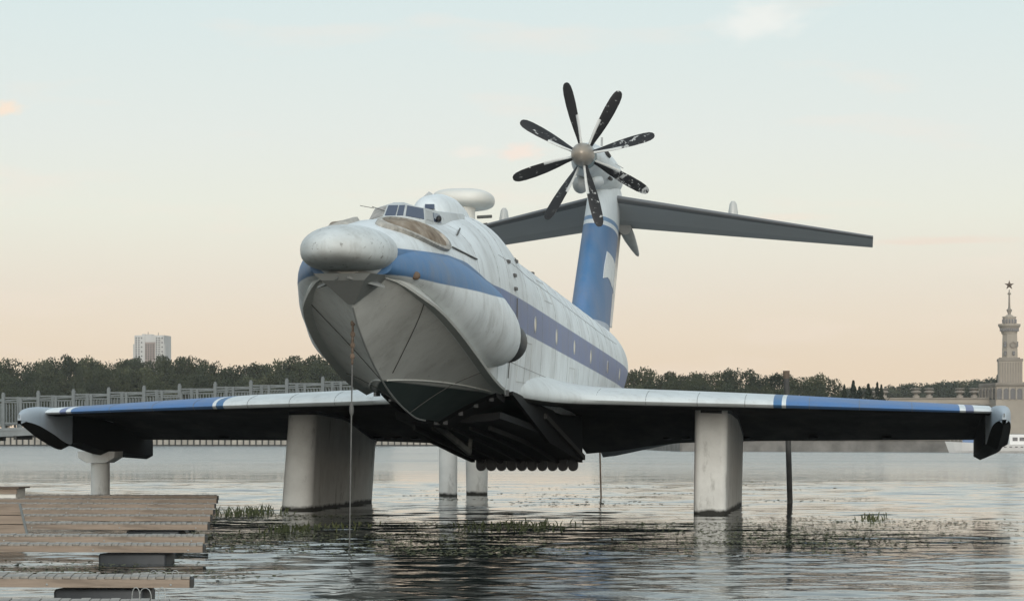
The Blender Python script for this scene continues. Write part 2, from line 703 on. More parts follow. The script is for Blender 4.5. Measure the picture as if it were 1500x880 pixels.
def mk_water():
    m = NT('river_water')
    g = m.n('ShaderNodeNewGeometry')
    pos = g.outputs['Position']
    sp_ = m.n('ShaderNodeSeparateXYZ')
    m.l(pos, sp_.inputs[0])
    # modelled waves near by; beyond them the ripples are finer than a pixel and become roughness
    far = m.math('MINIMUM', m.math('MAXIMUM', m.math('DIVIDE', m.math('SUBTRACT', sp_.outputs['Y'], 105.0), 160.0), 0.0), 1.0)
    patch = m.noise(.035, 4, .6, stretch=(.35, 1.0, 1), vec=pos)
    fine = m.noise(3.2, 4, .6, stretch=(.55, 1.1, 1), dist=.4, vec=pos)
    mid = m.noise(.30, 4, .6, stretch=(.35, 1.1, 1), dist=.5, vec=pos)
    h = m.math('ADD', m.math('MULTIPLY', fine, .007), m.math('MULTIPLY', m.math('MULTIPLY', mid, far), .85))
    bp = m.n('ShaderNodeBump')
    bp.inputs['Strength'].default_value = 1.0
    bp.inputs['Distance'].default_value = 1.0
    m.l(h, bp.inputs['Height'])
    m.l(bp.outputs[0], m.bsdf.inputs['Normal'])
    open_ = m.math('MINIMUM', m.math('MAXIMUM', m.math('DIVIDE', m.math('SUBTRACT', sp_.outputs['Y'], 74.0), 22.0), 0.0), 1.0)
    m.l(m.math('ADD', m.math('MULTIPLY', open_, 1.0), 1.45), m.bsdf.inputs['IOR'])
    sky_sheen = m.mix(m.math('MULTIPLY', open_, 1.0), (.016, .021, .019), (.085, .088, .078))  # base colour paler on open water, painted in for brighter sky reflection
    r0 = m.math('MULTIPLY', far, m.ramp(patch, [(.3, .13), (.7, .21)]))
    return m.done(sky_sheen, m.math('ADD', r0, .025), .5)


M_water = mk_water()

# ------------------------------------------------------------------ setting: water and far bank
WY0, WY1 = 24.0, 150.0


def water_sheet():
    """one sheet: a fine grid with modelled waves near the camera, flat strips out to the horizon"""
    ys = [WY0]
    while ys[-1] < WY1:
        ys.append(ys[-1] * 1.00135)
    ys[-1] = WY1
    ys = np.array(ys)
    u = np.linspace(-.56, .34, 430)
    Y = np.repeat(ys[:, None], len(u), 1)
    X = Y * u[None, :]
    DY = Y * .00135
    r = np.random.default_rng(5)
    H = np.zeros_like(X)
    for k in range(90):
        lam = math.exp(r.uniform(math.log(.26), math.log(2.8)))
        th = r.normal(PI / 2 + .15, .42)
        kk = 2 * PI / lam
        slope = .0205 * (lam / .8) ** .15
        fade = np.clip(lam / DY / 5 - .6, 0, 1)
        H += slope / kk * fade * np.sin(kk * (X * math.cos(th) + Y * math.sin(th)) + r.uniform(0, 2 * PI) + .8 * np.sin(X * .5 * r.uniform(.5, 1.5) + Y * .33 + k))
    # calmer lanes and livelier patches
    amp = .72 + .40 * np.sin(.11 * X + .23 * Y + 1.2 * np.sin(.05 * X)) * np.sin(.19 * Y - .07 * X)
    edge = np.clip(np.minimum.reduce([(u[None, :] + .56) / .05 + 0 * Y, (.34 - u[None, :]) / .05 + 0 * Y, (Y - WY0) / 3, (WY1 - Y) / 20]), 0, 1)
    near = np.interp(Y, [24, 52, 62, 80, 105, 150], [.46, .46, .46, .42, .55, .60])
    Z = H * amp * edge * near
    co = np.stack([X.ravel(), Y.ravel(), Z.ravel()], 1)
    ny, nx = X.shape
    idx = np.arange(ny * nx).reshape(ny, nx)
    q = np.stack([idx[:-1, :-1].ravel(), idx[:-1, 1:].ravel(), idx[1:, 1:].ravel(), idx[1:, :-1].ravel()], 1)
    n0 = len(co)
    B = 4500
    ex = np.array([(-B, -300, 0), (B, -300, 0), (B, 9000, 0), (-B, 9000, 0), (X[0, 0], WY0, 0), (X[0, -1], WY0, 0), (X[-1, -1], WY1, 0), (X[-1, 0], WY1, 0)], float)
    q2 = np.array([(0, 1, 5, 4), (1, 2, 6, 5), (2, 3, 7, 6), (3, 0, 4, 7)]) + n0
    co = np.concatenate([co, ex])
    q = np.concatenate([q, q2])
    me = bpy.data.meshes.new('river_water')
    me.vertices.add(len(co))
    me.vertices.foreach_set('co', co.astype(np.float32).ravel())
    me.loops.add(q.size)
    me.loops.foreach_set('vertex_index', q.astype(np.int32).ravel())
    me.polygons.add(len(q))
    me.polygons.foreach_set('loop_start', np.arange(0, q.size, 4, dtype=np.int32))
    me.polygons.foreach_set('loop_total', np.full(len(q), 4, dtype=np.int32))
    me.polygons.foreach_set('use_smooth', [True] * len(q))
    me.update(calc_edges=True)
    me.materials.append(M_water)
    return link('river_water', me)


tag(water_sheet(), 'rippled grey river water under and around the aircraft', kind='structure')

QL = [P(-900, 653, 700), P(0, 653, 712), P(640, 653, 706), P(915, 657, 560), P(1000, 660, 455), P(1500, 662, 430), P(2400, 662, 420)]
QL = [(p.x, p.y) for p in QL]
b = MB()
front = [Vector((x, y + .5, 1.9)) for x, y in QL]
back = [Vector((x * 3.2, 3600, 6)) for x, y in QL]
mid = [Vector((x * 1.35, y + 180, 3.2)) for x, y in QL]
foot = [Vector((x, y + .5, -2)) for x, y in QL]
b.loft([foot, front, mid, back], closed=False, cap0=False, cap1=False)
tag(b.build('far_bank', M_land, smooth=False), 'low wooded bank across the river', 'bank', kind='structure')
riverbed = MB()
riverbed.add([(-5000, -600, -3), (5000, -600, -3), (5000, 9000, -3), (-5000, 9000, -3)], [(0, 1, 2, 3)])
tag(riverbed.build('ground', M_land, smooth=False), 'ground under the river', 'ground', kind='structure')

# left quay: pale panels between dark piles
qa, qb = Vector((QL[1][0], QL[1][1], 0)), Vector((QL[2][0], QL[2][1], 0))
qd = (qb - qa).normalized()
qa2 = qa - qd * 30
quay = thing('quay_wall', 'pale panelled quay wall with dark piles along the left far bank', 'wall', qa)
m = MB()
m.bar(qa2 + Vector((0, 0, 1.25)), qb + Vector((0, 0, 1.25)), .6, 2.2)
m.build('wall_panel', M_panel, quay, smooth=False)
m = MB()
m.bar(qa2 + Vector((0, -.1, .12)), qb + Vector((0, -.1, .12)), 1.0, .5)
m.bar(qa2 + Vector((0, -.1, 2.42)), qb + Vector((0, -.1, 2.42)), 1.0, .16)
m.build('waling', M_quaydark, quay, smooth=False)
nq = int((qb - qa2).length / 1.75)
pm = None
for i in range(nq):
    p = qa2 + qd * (i * 1.75)
    if pm is None:
        m = MB()
        m.box((p.x, p.y - .55, 1.2), (.30, .5, 2.3))
        po = m.build('pile', M_quaydark, quay, smooth=False)
        pm, p0 = po.data, p.copy()
    else:
        link('pile', pm, quay, p - p0)
# right quay: dark stone
qs = thing('stone_quay', 'dark stone embankment wall along the right far bank', 'wall', (QL[4][0], QL[4][1], 0))
m = MB()
for (x0, y0), (x1, y1) in zip(QL[2:], QL[3:]):
    m.bar((x0, y0, .9), (x1, y1, .9), .9, 2.0)
m.build('stone_face', M_quay, qs, smooth=False)
m = MB()
for (x0, y0), (x1, y1) in zip(QL[2:], QL[3:]):
    m.bar((x0, y0 - .1, 2.0), (x1, y1 - .1, 2.0), 1.2, .25)
m.build('coping', M_stoned, qs, smooth=False)

# ------------------------------------------------------------------ the aircraft
AX = thing('ekranoplan', 'white and blue ekranoplan standing on concrete pylons over the water', 'aircraft', (BX, 84, 1.2))

KY = [56.5, 57.3, 58.5, 60, 62, 64, 66, 68, 71, 74.5, 80, 90, 100, 104.5, 112, 118, 122]
f_top = pchip(KY, [6.86, 6.99, 7.20, 7.38, 7.52, 7.70, 8.02, 8.22, 8.38, 7.88, 7.70, 7.41, 7.12, 7.0, 6.75, 6.5, 6.2])
f_w = pchip(KY, [.80, .97, 1.22, 1.42, 1.6, 1.72, 1.8, 1.86, 1.9, 1.92, 1.92, 1.92, 1.9, 1.85, 1.4, .8, .15])
f_mid = pchip(KY, [6.4, 6.4, 6.4, 6.4, 6.3, 6.2, 6.1, 6.0, 5.9, 5.8, 5.65, 5.35, 5.1, 5.05, 5.2, 5.5, 5.9])
f_b = pchip(KY, [.36, .80, 1.24, 1.51, 1.67, 1.73, 1.75, 1.75, 1.75, 1.75, 1.75, 1.7, 1.6, 1.5, 1.0, .5, .1])
f_zc = pchip(KY, [6.0, 5.9, 5.52, 5.13, 4.66, 4.25, 3.9, 3.68, 3.60, 3.42, 3.2, 3.0, 3.2, 3.4, 4.2, 5.0, 5.8])
f_zk = pchip(KY, [5.86, 5.10, 4.5, 3.95, 3.42, 3.08, 2.87, 2.83, 2.8, 2.72, 2.6, 2.55, 2.9, 3.2, 4.0, 4.9, 5.75])
f_n = pchip([56.5, 57.5, 59.0, 61.5, 64, 122], [2.1, 2.1, 2.1, 2.15, 2.25, 2.25])


def hx(Y, z):
    zt, zm, zc, w_, b_ = f_top(Y), f_mid(Y), f_zc(Y), f_w(Y), f_b(Y)
    if z >= zm:
        q = min(1, (z - zm) / (zt - zm))
        return w_ * max(0, 1 - q ** f_n(Y)) ** (1 / f_n(Y))
    q = min(1, (zm - z) / (zm - zc))
    return w_ + (b_ - w_) * q ** 1.6


def S(Y, th):
    """point on the port upper skin; th = 0 at max width, pi/2 on the crown"""
    return Vector((BX + f_w(Y) * max(0, math.cos(th)) ** (2 / f_n(Y)), Y,
                   f_mid(Y) + (f_top(Y) - f_mid(Y)) * max(0, math.sin(th)) ** (2 / f_n(Y))))


def zu_c(Y):
    return float(np.interp(Y, [57.5, 61, 63, 64.5, 65.5, 66.5, 68, 70.8, 125], [6.52, 6.62, 6.58, 6.42, 6.30, 6.24, 6.22, 6.15, 6.15 - .0275 * 54.2]))


def zl_c(Y):
    return float(np.interp(Y, [57.5, 59, 63, 66.3, 67.2, 68, 71, 72.5, 125], [5.92, 5.84, 5.78, 5.78, 5.5, 5.36, 5.28, 5.24, 5.24 - .0275 * 52.5]))


def stripe_sd(Y, z):
    return min(zu_c(Y) - z, z - zl_c(Y))


rings, at_s, at_d, at_b, at_a = [], [], [], [], []
NT_, NS_, NB_ = 16, 14, 10
Ys = list(np.arange(56.5, 74, .35)) + list(np.arange(74, 122.01, .8))
for Y in Ys:
    half = []
    for i in range(NT_):
        th = PI / 2 * (1 - i / NT_)
        p = S(Y, th)
        half.append((p.x - BX, p.z, 0))
    zm, zc, w_, b_, zk = f_mid(Y), f_zc(Y), f_w(Y), f_b(Y), f_zk(Y)
    for i in range(NS_ + 1):
        q = i / NS_
        half.append((w_ + (b_ - w_) * q ** 1.6, zm + (zc - zm) * q, 0))
    for i in range(1, NB_ + 1):
        q = i / NB_
        hol = .10 * math.sin(PI * q)
        half.append((b_ * (1 - q), zc + (zk - zc) * q + hol * min(1, (zc - zk)), 1))
    ring = [(x, z, t) for x, z, t in half] + [(-x, z, t) for x, z, t in reversed(half[1:-1])]
    rings.append([(BX + x, Y, z) for x, z, t in ring])
    for x, z, t in ring:
        at_s.append(stripe_sd(Y, z) if Y > 56.9 else -1)
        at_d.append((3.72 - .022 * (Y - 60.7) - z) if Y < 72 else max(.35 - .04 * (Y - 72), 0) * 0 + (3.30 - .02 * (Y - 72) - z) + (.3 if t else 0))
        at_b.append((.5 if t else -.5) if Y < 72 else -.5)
        at_a.append(min(1, max(0, (Y - 66) / 8)))
m = MB()
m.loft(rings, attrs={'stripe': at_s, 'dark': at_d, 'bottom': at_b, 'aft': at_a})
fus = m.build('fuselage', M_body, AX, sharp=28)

# engine fairings beside the nose
f_c = pchip([56.9, 58.5, 60, 62, 64, 65.5, 66.6], [.62, .80, .93, 1.15, 1.42, 1.66, 1.95])
f_cz = pchip([56.9, 58.5, 60, 62, 64, 65.5, 66.6], [6.12, 5.98, 5.83, 5.58, 5.28, 5.04, 4.86])
f_rx = pchip([56.9, 58.5, 60, 62, 64, 65.5, 66.2, 66.6], [.28, .70, .90, 1.04, 1.04, .90, .72, .50])
f_rz = pchip([56.9, 58.5, 60, 62, 64, 65.5, 66.2, 66.6], [.30, .66, .86, 1.02, 1.04, .92, .76, .56])
f_rl = pchip([56.9, 58.5, 60, 62, 64, 65.5, 66.2, 66.6], [.20, .38, .66, .96, 1.04, .92, .76, .56])
for sd in (1, -1):
    rings, at = [], {'stripe': [], 'dark': [], 'bottom': [], 'aft': []}
    for Y in list(np.arange(56.9, 66.61, .22)) + [66.6]:
        r = []
        for k in range(36):
            th = 2 * PI * k / 36
            ct, sn = math.cos(th), math.sin(th)
            x = f_c(Y) + f_rx(Y) * math.copysign(abs(ct) ** .92, ct)
            z = f_cz(Y) + (f_rz(Y) if sn > 0 else f_rl(Y)) * math.copysign(abs(sn) ** .92, sn)
            r.append((BX + sd * x, Y, z))
            at['stripe'].append(stripe_sd(Y, z))
            at['dark'].append(-1)
            at['bottom'].append(-1)
            at['aft'].append(min(1, max(0, (Y - 65.3) / 8)))
        rings.append(r)
    m = MB()
    m.loft(rings, attrs=at)
    nac = m.build('engine_fairing', M_body, AX, sharp=40)
    # exhaust nozzle ring
    m = MB()
    rr = []
    c0, c1 = Vector((BX + sd * 2.02, 66.2, 4.88)), Vector((BX + sd * 2.10, 67.1, 4.80))
    ax = (c1 - c0).normalized()
    u = ax.cross(Vector((0, 0, 1))).normalized()
    v = u.cross(ax)
    for c, rad in ((c0, .48), (c0 + ax * .25, .55), (c1, .52), (c1, .44), (c0, .38)):
        rr.append([c + (u * math.cos(2 * PI * k / 28) + v * math.sin(2 * PI * k / 28)) * rad for k in range(28)])
    m.loft(rr)
    m.build('exhaust_nozzle', M_darkmetal, nac)
    # small round lamp cover in the stripe
    best = None
    for Y in np.arange(57.2, 63, .02):
        q = P(609, 404, Y)
        e_ = ((q.x - BX - f_c(Y)) / f_rx(Y)) ** 2 + ((q.z - f_cz(Y)) / (f_rz(Y) if q.z > f_cz(Y) else f_rl(Y))) ** 2
        if best is None and e_ < 1.0:
            best = q
    m = MB()
    if sd > 0:
        m.ellipsoid((best.x + .01, best.y - .03, best.z), (.10, .085, .095), 14, 8)
        m.build('lamp_cover', M_rust, nac)

# nose radome
m = MB()
rings = []
for i in range(23):
    t = (i / 22) ** 1.6
    Y = 54.9 + 2.45 * t
    q = max(0, 1 - (1 - min(1, t / .80)) ** 2.3) ** (1 / 2.3) if t < .80 else 1.0
    q = max(q, .02)
    zc = 6.40 + .04 * t
    ring = []
    for k in range(40):
        th = 2 * PI * k / 40
        ct, sn = math.cos(th), math.sin(th)
        eu = 1.0 if sn > 0 else .70
        ring.append((BX - .02 + .985 * q * math.copysign(abs(ct) ** eu, ct), Y, zc + ((.56 if sn > 0 else .46) * q) * math.copysign(abs(sn) ** (.96 if sn > 0 else .70), sn)))
    rings.append(ring)
m.loft(rings)
m.build('nose_radome', M_radome, AX, sharp=60)

# chin fairing with two small wedge plates
m = MB()
t0 = [(-.66, 56.0, 5.90), (.60, 56.0, 5.90), (.80, 57.5, 5.92), (-.76, 57.5, 5.92)]
b0 = [(-.50, 56.12, 5.76), (.44, 56.12, 5.76), (.06, 57.0, 5.28), (-.08, 57.0, 5.28)]
vs = [(BX + x, y, z) for x, y, z in t0 + b0]
m.add(vs, [(0, 1, 2, 3), (7, 6, 5, 4), (0, 4, 5, 1), (1, 5, 6, 2), (2, 6, 7, 3), (3, 7, 4, 0)])
m.build('chin_fairing', M_chin, AX, smooth=False)
for sd in (1, -1):
    m = MB()
    a_, b_, c_ = Vector((BX + sd * .10, 55.95, 5.84)), Vector((BX + sd * .74, 56.9, 5.68)), Vector((BX + sd * .30, 57.1, 5.92))
    d_ = Vector((0, 0, -.05))
    m.add([a_, b_, c_, a_ + d_, b_ + d_, c_ + d_ * 3], [(0, 1, 2), (5, 4, 3), (0, 3, 4, 1), (1, 4, 5, 2), (2, 5, 3, 0)])
    m.build('spray_wedge', M_chin, AX, smooth=False)

# spray rails along the bow chine
for sd in (1, -1):
    m = MB()
    rr = []
    for Y in np.arange(57.2, 68.3, .3):
        x, z = f_b(Y), f_zc(Y)
        k = min(1, (Y - 57.0) / 2.0)
        fl = .18 * k
        rr.append([(BX + sd * (x - .10), Y, z + .10), (BX + sd * (x + .015), Y, z + .16), (BX + sd * (x + fl), Y, z - .02), (BX + sd * (x + fl - .03), Y, z - .07), (BX + sd * (x - .12), Y, z - .03)])
    x, z = f_b(68.6), f_zc(68.6)
    rr.append([(BX + sd * (x - .1), 68.7, z - .02), (BX + sd * (x - .05), 68.7, z), (BX + sd * (x + .1), 68.7, z - .14), (BX + sd * (x + .08), 68.7, z - .16), (BX + sd * (x - .1), 68.7, z - .08)])
    m.loft(rr)
    m.build('spray_rail', M_strake, AX, sharp=30)


def bottom_pt(Y, q, sd=1, off=.012):
    b_, zc, zk = f_b(Y), f_zc(Y), f_zk(Y)
    hol = .10 * math.sin(PI * q) * min(1, zc - zk)
    return Vector((BX + sd * b_ * (1 - q), Y, zc + (zk - zc) * q + hol - off))


# seams and longitudinal strakes on the bow bottom
def seam(pts, r=.013, name='hull_seam', mat=None):
    m = MB()
    m.tube(pts, r, 5)
    return m.build(name, mat or M_seam, AX)


for sd in (1, -1):
    seam([bottom_pt(58.8 + 2.1 * q, q * (.97 if sd < 0 else .86), sd) for q in np.linspace(0, 1, 9)], .011)
    seam([bottom_pt(65.2 - .6 * q, q, sd) for q in np.linspace(0, 1, 9)], .010)
# waterline trim strip
for sd in (1, -1):
    pts = []
    for Y in np.linspace(61.0, 68.2, 14):
        b_, zc, zk = f_b(Y), f_zc(Y), f_zk(Y)
        q = min(.98, max(.02, (3.725 - .022 * (Y - 60.7) - zc) / (zk - zc))) if zc > 3.74 - .022 * (Y - 60.7) else .01
        pts.append(bottom_pt(Y, q, sd, .015))
    seam(pts, .024, 'waterline_strip', M_strake)
# stem bar
seam([Vector((BX, Y, f_zk(Y) - .02)) for Y in np.linspace(57.1, 67, 20)], .022, 'stem_bar', M_chin)
# hull step with hinge brackets
m = MB()
for q in np.linspace(0.02, .95, 5):
    for sd in (1, -1):
        p = bottom_pt(69.6, q, sd, .0)
        m = MB()
        m.box(p + Vector((0, 0, -.06)), (.12, .30, .16), .4)
        m.build('hinge_bracket', M_darkmetal, AX, smooth=False)
m = MB()
rr = []
for q in np.linspace(.14, 1, 9):
    p, p2 = bottom_pt(69.3, q, 1, .0), bottom_pt(71.0, q, 1, 0.0)
    rr.append([p, p + Vector((0, .2, -.10)), p2 + Vector((0, 0, -.2)), p2 + Vector((0, .5, .05))])
rr2 = [[Vector((2 * BX - p.x, p.y, p.z)) for p in r] for r in rr]
m.loft(rr + rr2[::-1][1:], cap0=True, cap1=True)
m.build('hull_step', M_ski, AX, smooth=False)

# take-off ski under the hull, with a toothed rear edge
ski = MB()
prof = pchip([70.8, 74, 80, 85, 88.4], [2.78, 2.60, 2.22, 1.84, 1.60])
rr = []
for Y in np.linspace(70.8, 88.4, 24):
    k = (Y - 70.8) / 17.6
    hw = 1.42 + .38 * min(1, k * 2.2)
    z = prof(Y)
    ring = []
    for q in np.linspace(-1, 1, 15):
        ring.append((BX + hw * q, Y, z + .10 * (q * q) - .05 * math.cos(q * PI * 5) * .4))
    for q in np.linspace(1, -1, 15):
        ring.append((BX + hw * q, Y, z + .20 + .10 * q * q))
    rr.append(ring)
ski.loft(rr)
sk = ski.build('take_off_ski', M_ski, AX, sharp=40)
for sd in (1, -1):
    m = MB()
    rr = []
    for Y in np.linspace(70.6, 88.3, 20):
        k = (Y - 70.6) / 17.7
        hw = 1.72 + .08 * k
        zb = prof(Y) - .05 if Y > 79 else (3.54 + (prof(79) - .05 - 3.54) * (Y - 70.6) / 8.4)
        zt = f_zc(Y) + .01 if Y < 80 else f_zc(80) + (1.80 - f_zc(80)) * ((Y - 80) / 8.3) ** 1.1
        zt = max(zt, zb + .06, 3.1 if Y > 80 else 0)
        rr.append([(BX + sd * (hw - .05), Y, zb), (BX + sd * (hw + .07), Y, zb), (BX + sd * (hw + .07), Y, zt), (BX + sd * (hw - .05), Y, zt)])
    m.loft(rr)
    m.build('ski_side_plate', M_ski, AX, smooth=False)
    m = MB()
    m.bar((BX + sd * 1.86, 77.5, 3.02), (BX + sd * 1.92, 88.2, 1.72), .10, .16)
    m.build('ski_edge_member', M_edge, AX, smooth=False)
for q in (-.8, -.45, -.1, .25, .6):
    m = MB()
    pts = [(BX + q * (1.42 + .38 * min(1, (Y - 70.8) / 17.6 * 2.2)), Y, prof(Y) - .03) for Y in np.linspace(72.5, 88.0, 9)]
    for a_, b_ in zip(pts, pts[1:]):
        m.bar(a_, b_, .07, .12)
    m.build('ski_rib', M_plate, sk, smooth=False)
for i in range(10):
    q = -1 + 2 * (i + .5) / 10
    x = BX + 1.72 * q
    m = MB()
    rr = []
    for t, y in ((0, 88.2), (1, 88.55)):
        ring = []
        for k in range(12):
            th = PI * k / 11
            ring.append((x + .155 * math.cos(th), y, 1.44 - .0 * t - .17 * math.sin(th)))
        ring += [(x - .155, y, 1.78), (x + .155, y, 1.78)]
        rr.append(ring)
    m.loft(rr)
    m.build('tooth', M_black, sk, sharp=30)
m = MB()
m.bar((BX - .62, 73.0, 2.72), (BX - .30, 77.0, 1.95), .10, .16)
m.bar((BX - .30, 77.0, 1.95), (BX - .28, 77.2, 2.60), .09, .12)
m.build('ski_strut', M_strut, AX, smooth=False)

# portholes along the stripe
for i, (px, py) in enumerate([(783, 475), (814.6, 491.6), (841, 508), (864.7, 522), (890, 536.6), (908.7, 549)]):
    Y = [74.6, 80.0, 85.2, 90.6, 97.0, 102.4][i]
    z = 5.57 - .0270 * (Y - 74.6)
    for sd in (1, -1):
        m = MB()
        rr = []
        for k, (rad, off) in enumerate(((.235, -.03), (.235, .016), (.19, .016))):
            rr.append([(BX + sd * (hx(Y + rad * math.cos(t_), z + rad * math.sin(t_)) + off), Y + rad * math.cos(t_), z + rad * math.sin(t_)) for t_ in np.linspace(0, 2 * PI, 17)[:-1]])
        m.loft(rr, cap0=False, cap1=False)
        ph = m.build('porthole', M_bare, AX)
        m = MB()
        m.add([(BX + sd * (hx(Y + .19 * math.cos(t_), z + .19 * math.sin(t_)) + .008), Y + .19 * math.cos(t_), z + .19 * math.sin(t_)) for t_ in np.linspace(0, 2 * PI, 17)[:-1]], [tuple(range(16))])
        m.build('pane', M_pale if i != 4 else M_glass, ph)
# handles, steps and hatches on the port side
m = MB()
for (Y, z) in ((70.4, 6.35), (70.6, 6.72), (70.0, 7.05), (72.2, 7.2)):
    x = hx(Y, z)
    m = MB()
    m.box((BX + x + .02, Y, z), (.07, .36, .08), 0)
    m.build('step_bracket', M_darkmetal, AX, smooth=False)
for Y, z0, z1 in ((70.5, 5.5, 6.1), (69.5, 3.95, 4.6)):
    m = MB()
    m.tube([(BX + hx(Y, z) + .03, Y, z) for z in np.linspace(z0, z1, 5)], .015, 5)
    m.build('handrail', M_seam, AX)
for (Y0, Y1, z0, z1) in ((71.3, 74.0, 3.9, 5.0), (84.0, 85.6, 4.0, 4.6), (77.5, 79.6, 6.4, 7.0)):
    m = MB()
    pts = [(Y0, z0), (Y1, z0), (Y1, z1), (Y0, z1), (Y0, z0)]
    for (ya, za), (yb, zb) in zip(pts, pts[1:]):
        m.tube([(BX + hx(ya + (yb - ya) * t, za + (zb - za) * t) + .003, ya + (yb - ya) * t, za + (zb - za) * t) for t in np.linspace(0, 1, 4)], .010, 4)
    m.build('hatch_outline', M_bare, AX)
for pxs in (((661, 363), (697, 381)), ((668, 345), (672, 336)),):
    m = MB()
    pp = []
    for px, py in pxs:
        best = None
        for Y in np.arange(60, 76, .05):
            q = P(px, py, Y)
            d = abs(q.x - BX - hx(Y, q.z)) if f_zc(Y) < q.z < f_top(Y) else 9
            if best is None or d < best[0]:
                best = (d, q)
        pp.append(best[1])
    m.tube([p + Vector((.03, 0, .02)) for p in pp], .022, 5)
    m.build('grab_bar', M_seam, AX)
for i, Y in enumerate((73.2, 75.4, 78.4, 83.0)):
    z = f_top(Y)
    p = S(Y, math.radians(68))
    m = MB()
    m.box(p + Vector((.02, 0, .04)), (.10, .35, .12))
    m.build('roof_fitting', M_darkmetal, AX, smooth=False)

# skin joints: a ring of plating every few metres and two long seams, on both sides
for sd in (1, -1):
    for Y in (64.6, 67.6, 69.4, 72.9, 76.4, 79.9, 83.4, 86.9, 90.4, 93.9, 97.4, 100.9):
        zlo = max(f_zc(Y) + .05, 4.0 if Y > 76 else 0)
        pts = [S(Y, t_) for t_ in np.linspace(PI / 2 * .98, .02, 12)]
        pts += [Vector((BX + hx(Y, z), Y, z)) for z in np.linspace(f_mid(Y), zlo, 7)[1:]]
        m = MB()
        m.tube([(BX + sd * (p.x - BX), p.y, p.z) for p in pts], .008, 4)
        m.build('skin_joint', M_joint, AX)
    for dz in (1.15, -1.55):
        m = MB()
        pts = []
        for Y in np.linspace(68.5, 103, 26):
            z = f_mid(Y) + dz + .02 * (Y - 68) * (0 if dz < 0 else -.3)
            pts.append((BX + sd * hx(Y, z), Y, z))
        m.tube(pts, .008, 4)
        m.build('skin_joint', M_joint, AX)

# engine inlet covers on the upper nose
for sd in (1, -1):
    def ov(r, ph, off):
        Y = 59.8 + 1.68 * r * math.cos(ph)
        th = math.radians(61 - 27 * (Y - 58.1) / 3.5) + math.radians(25) * r * math.sin(ph)
        p = S(Y, th)
        nrm = Vector((math.cos(th), -.12, math.sin(th))).normalized()
        p = p + nrm * off
        return Vector((BX + sd * (p.x - BX), p.y, p.z))
    m = MB()
    rr = []
    for r in np.linspace(.02, 1.0, 9):
        rr.append([ov(r, t_, .03 + .10 * (1 - r * r) + .05 * math.exp(-((r * math.sin(t_) - .12) / .14) ** 2) * (1 - r)) for t_ in np.linspace(0, 2 * PI, 37)[:-1]])
    m.loft(rr, cap0=True, cap1=False)
    ic = m.build('inlet_cover', M_cover, AX, sharp=60)
    m = MB()
    rr = []
    for r, off in ((.97, .0), (.98, .10), (1.10, .09), (1.16, -.02)):
        rr.append([ov(r, t_, off) for t_ in np.linspace(0, 2 * PI, 37)[:-1]])
    m.loft(rr, cap0=False, cap1=False)
    m.build('rim', M_coverrim, ic, sharp=60)

# cockpit canopy
ch = MB()
base = [(.25, 62.30, 7.62), (.69, 62.75, 7.56), (.88, 64.2, 7.56), (.98, 66.2, 7.68), (.95, 68.0, 7.85)]
top = [(.22, 62.80, 7.96), (.60, 63.15, 7.90), (.76, 64.5, 7.92), (.84, 66.2, 8.02), (.84, 68.0, 8.15)]


def mir(l):
    return [(-x, y, z) for x, y, z in reversed(l)] + l


bs, tp = mir(base), mir(top)
low = [(x * 1.02, y - .04, z - .5) for x, y, z in bs]
roof = [(x * .55, y + .25, z + .07) for x, y, z in tp]
ch.loft([[(BX + x, y, z) for x, y, z in r] for r in (low, bs, tp, roof)], closed=False, cap0=False, cap1=False)
n_ = len(tp)
ch.add([(BX + x, y, z) for x, y, z in roof] + [(BX, 65.4, 8.07)], [(i, i + 1, n_) for i in range(n_ - 1)])
can = ch.build('canopy', M_canopy, AX, sharp=25)


def pane(i, u0, u1, v0, v1, mat, off=.014, nm='window_pane'):
    b0_, b1_ = Vector(bs[i]), Vector(bs[i + 1])
    t0_, t1_ = Vector(tp[i]), Vector(tp[i + 1])

    def q(u, v):
        return (b0_ * (1 - u) + b1_ * u) * (1 - v) + (t0_ * (1 - u) + t1_ * u) * v
    nn = (q(1, 0) - q(0, 0)).cross(q(0, 1) - q(0, 0)).normalized()
    if nn.y > .1 or (abs(nn.y) < .3 and nn.x * (q(.5, .5).x) < 0):
        nn = -nn
    c = [q(u0, v0), q(u1, v0), q(u1, v1), q(u0, v1)]
    o = Vector((BX, 0, 0))
    m = MB()
    m.add([p + nn * off + o for p in c] + [p - nn * .03 + o for p in c], [(0, 1, 2, 3), (0, 4, 5, 1), (1, 5, 6, 2), (2, 6, 7, 3), (3, 7, 4, 0)])
    pn = m.build(nm, mat, can, smooth=False)
    return pn


# segments 0..8, the centre one is 4
pane(4, .05, .58, .10, .90, M_glass)
pane(4, .64, .95, .10, .90, M_glass)
pane(5, .06, .94, .08, .90, M_glass)
pane(3, .06, .94, .10, .90, M_fog)
pane(6, .06, .45, .10, .86, M_bare)
pane(6, .52, .94, .10, .78, M_glass)
pane(2, .06, .90, .10, .84, M_glass)
m = MB()
m.ellipsoid((BX + .86, 63.75, 7.68), (.07, .09, .085), 14, 8)
m.build('round_vent', M_black, can)
m = MB()
m.tube([(BX - .62, 63.1, 7.90), (BX - .86, 62.6, 7.92)], .008, 5)
m.tube([(BX - .25, 62.5, 7.78), (BX - .62, 62.9, 7.92)], .009, 5)
m.build('air_probe', M_seam, can)

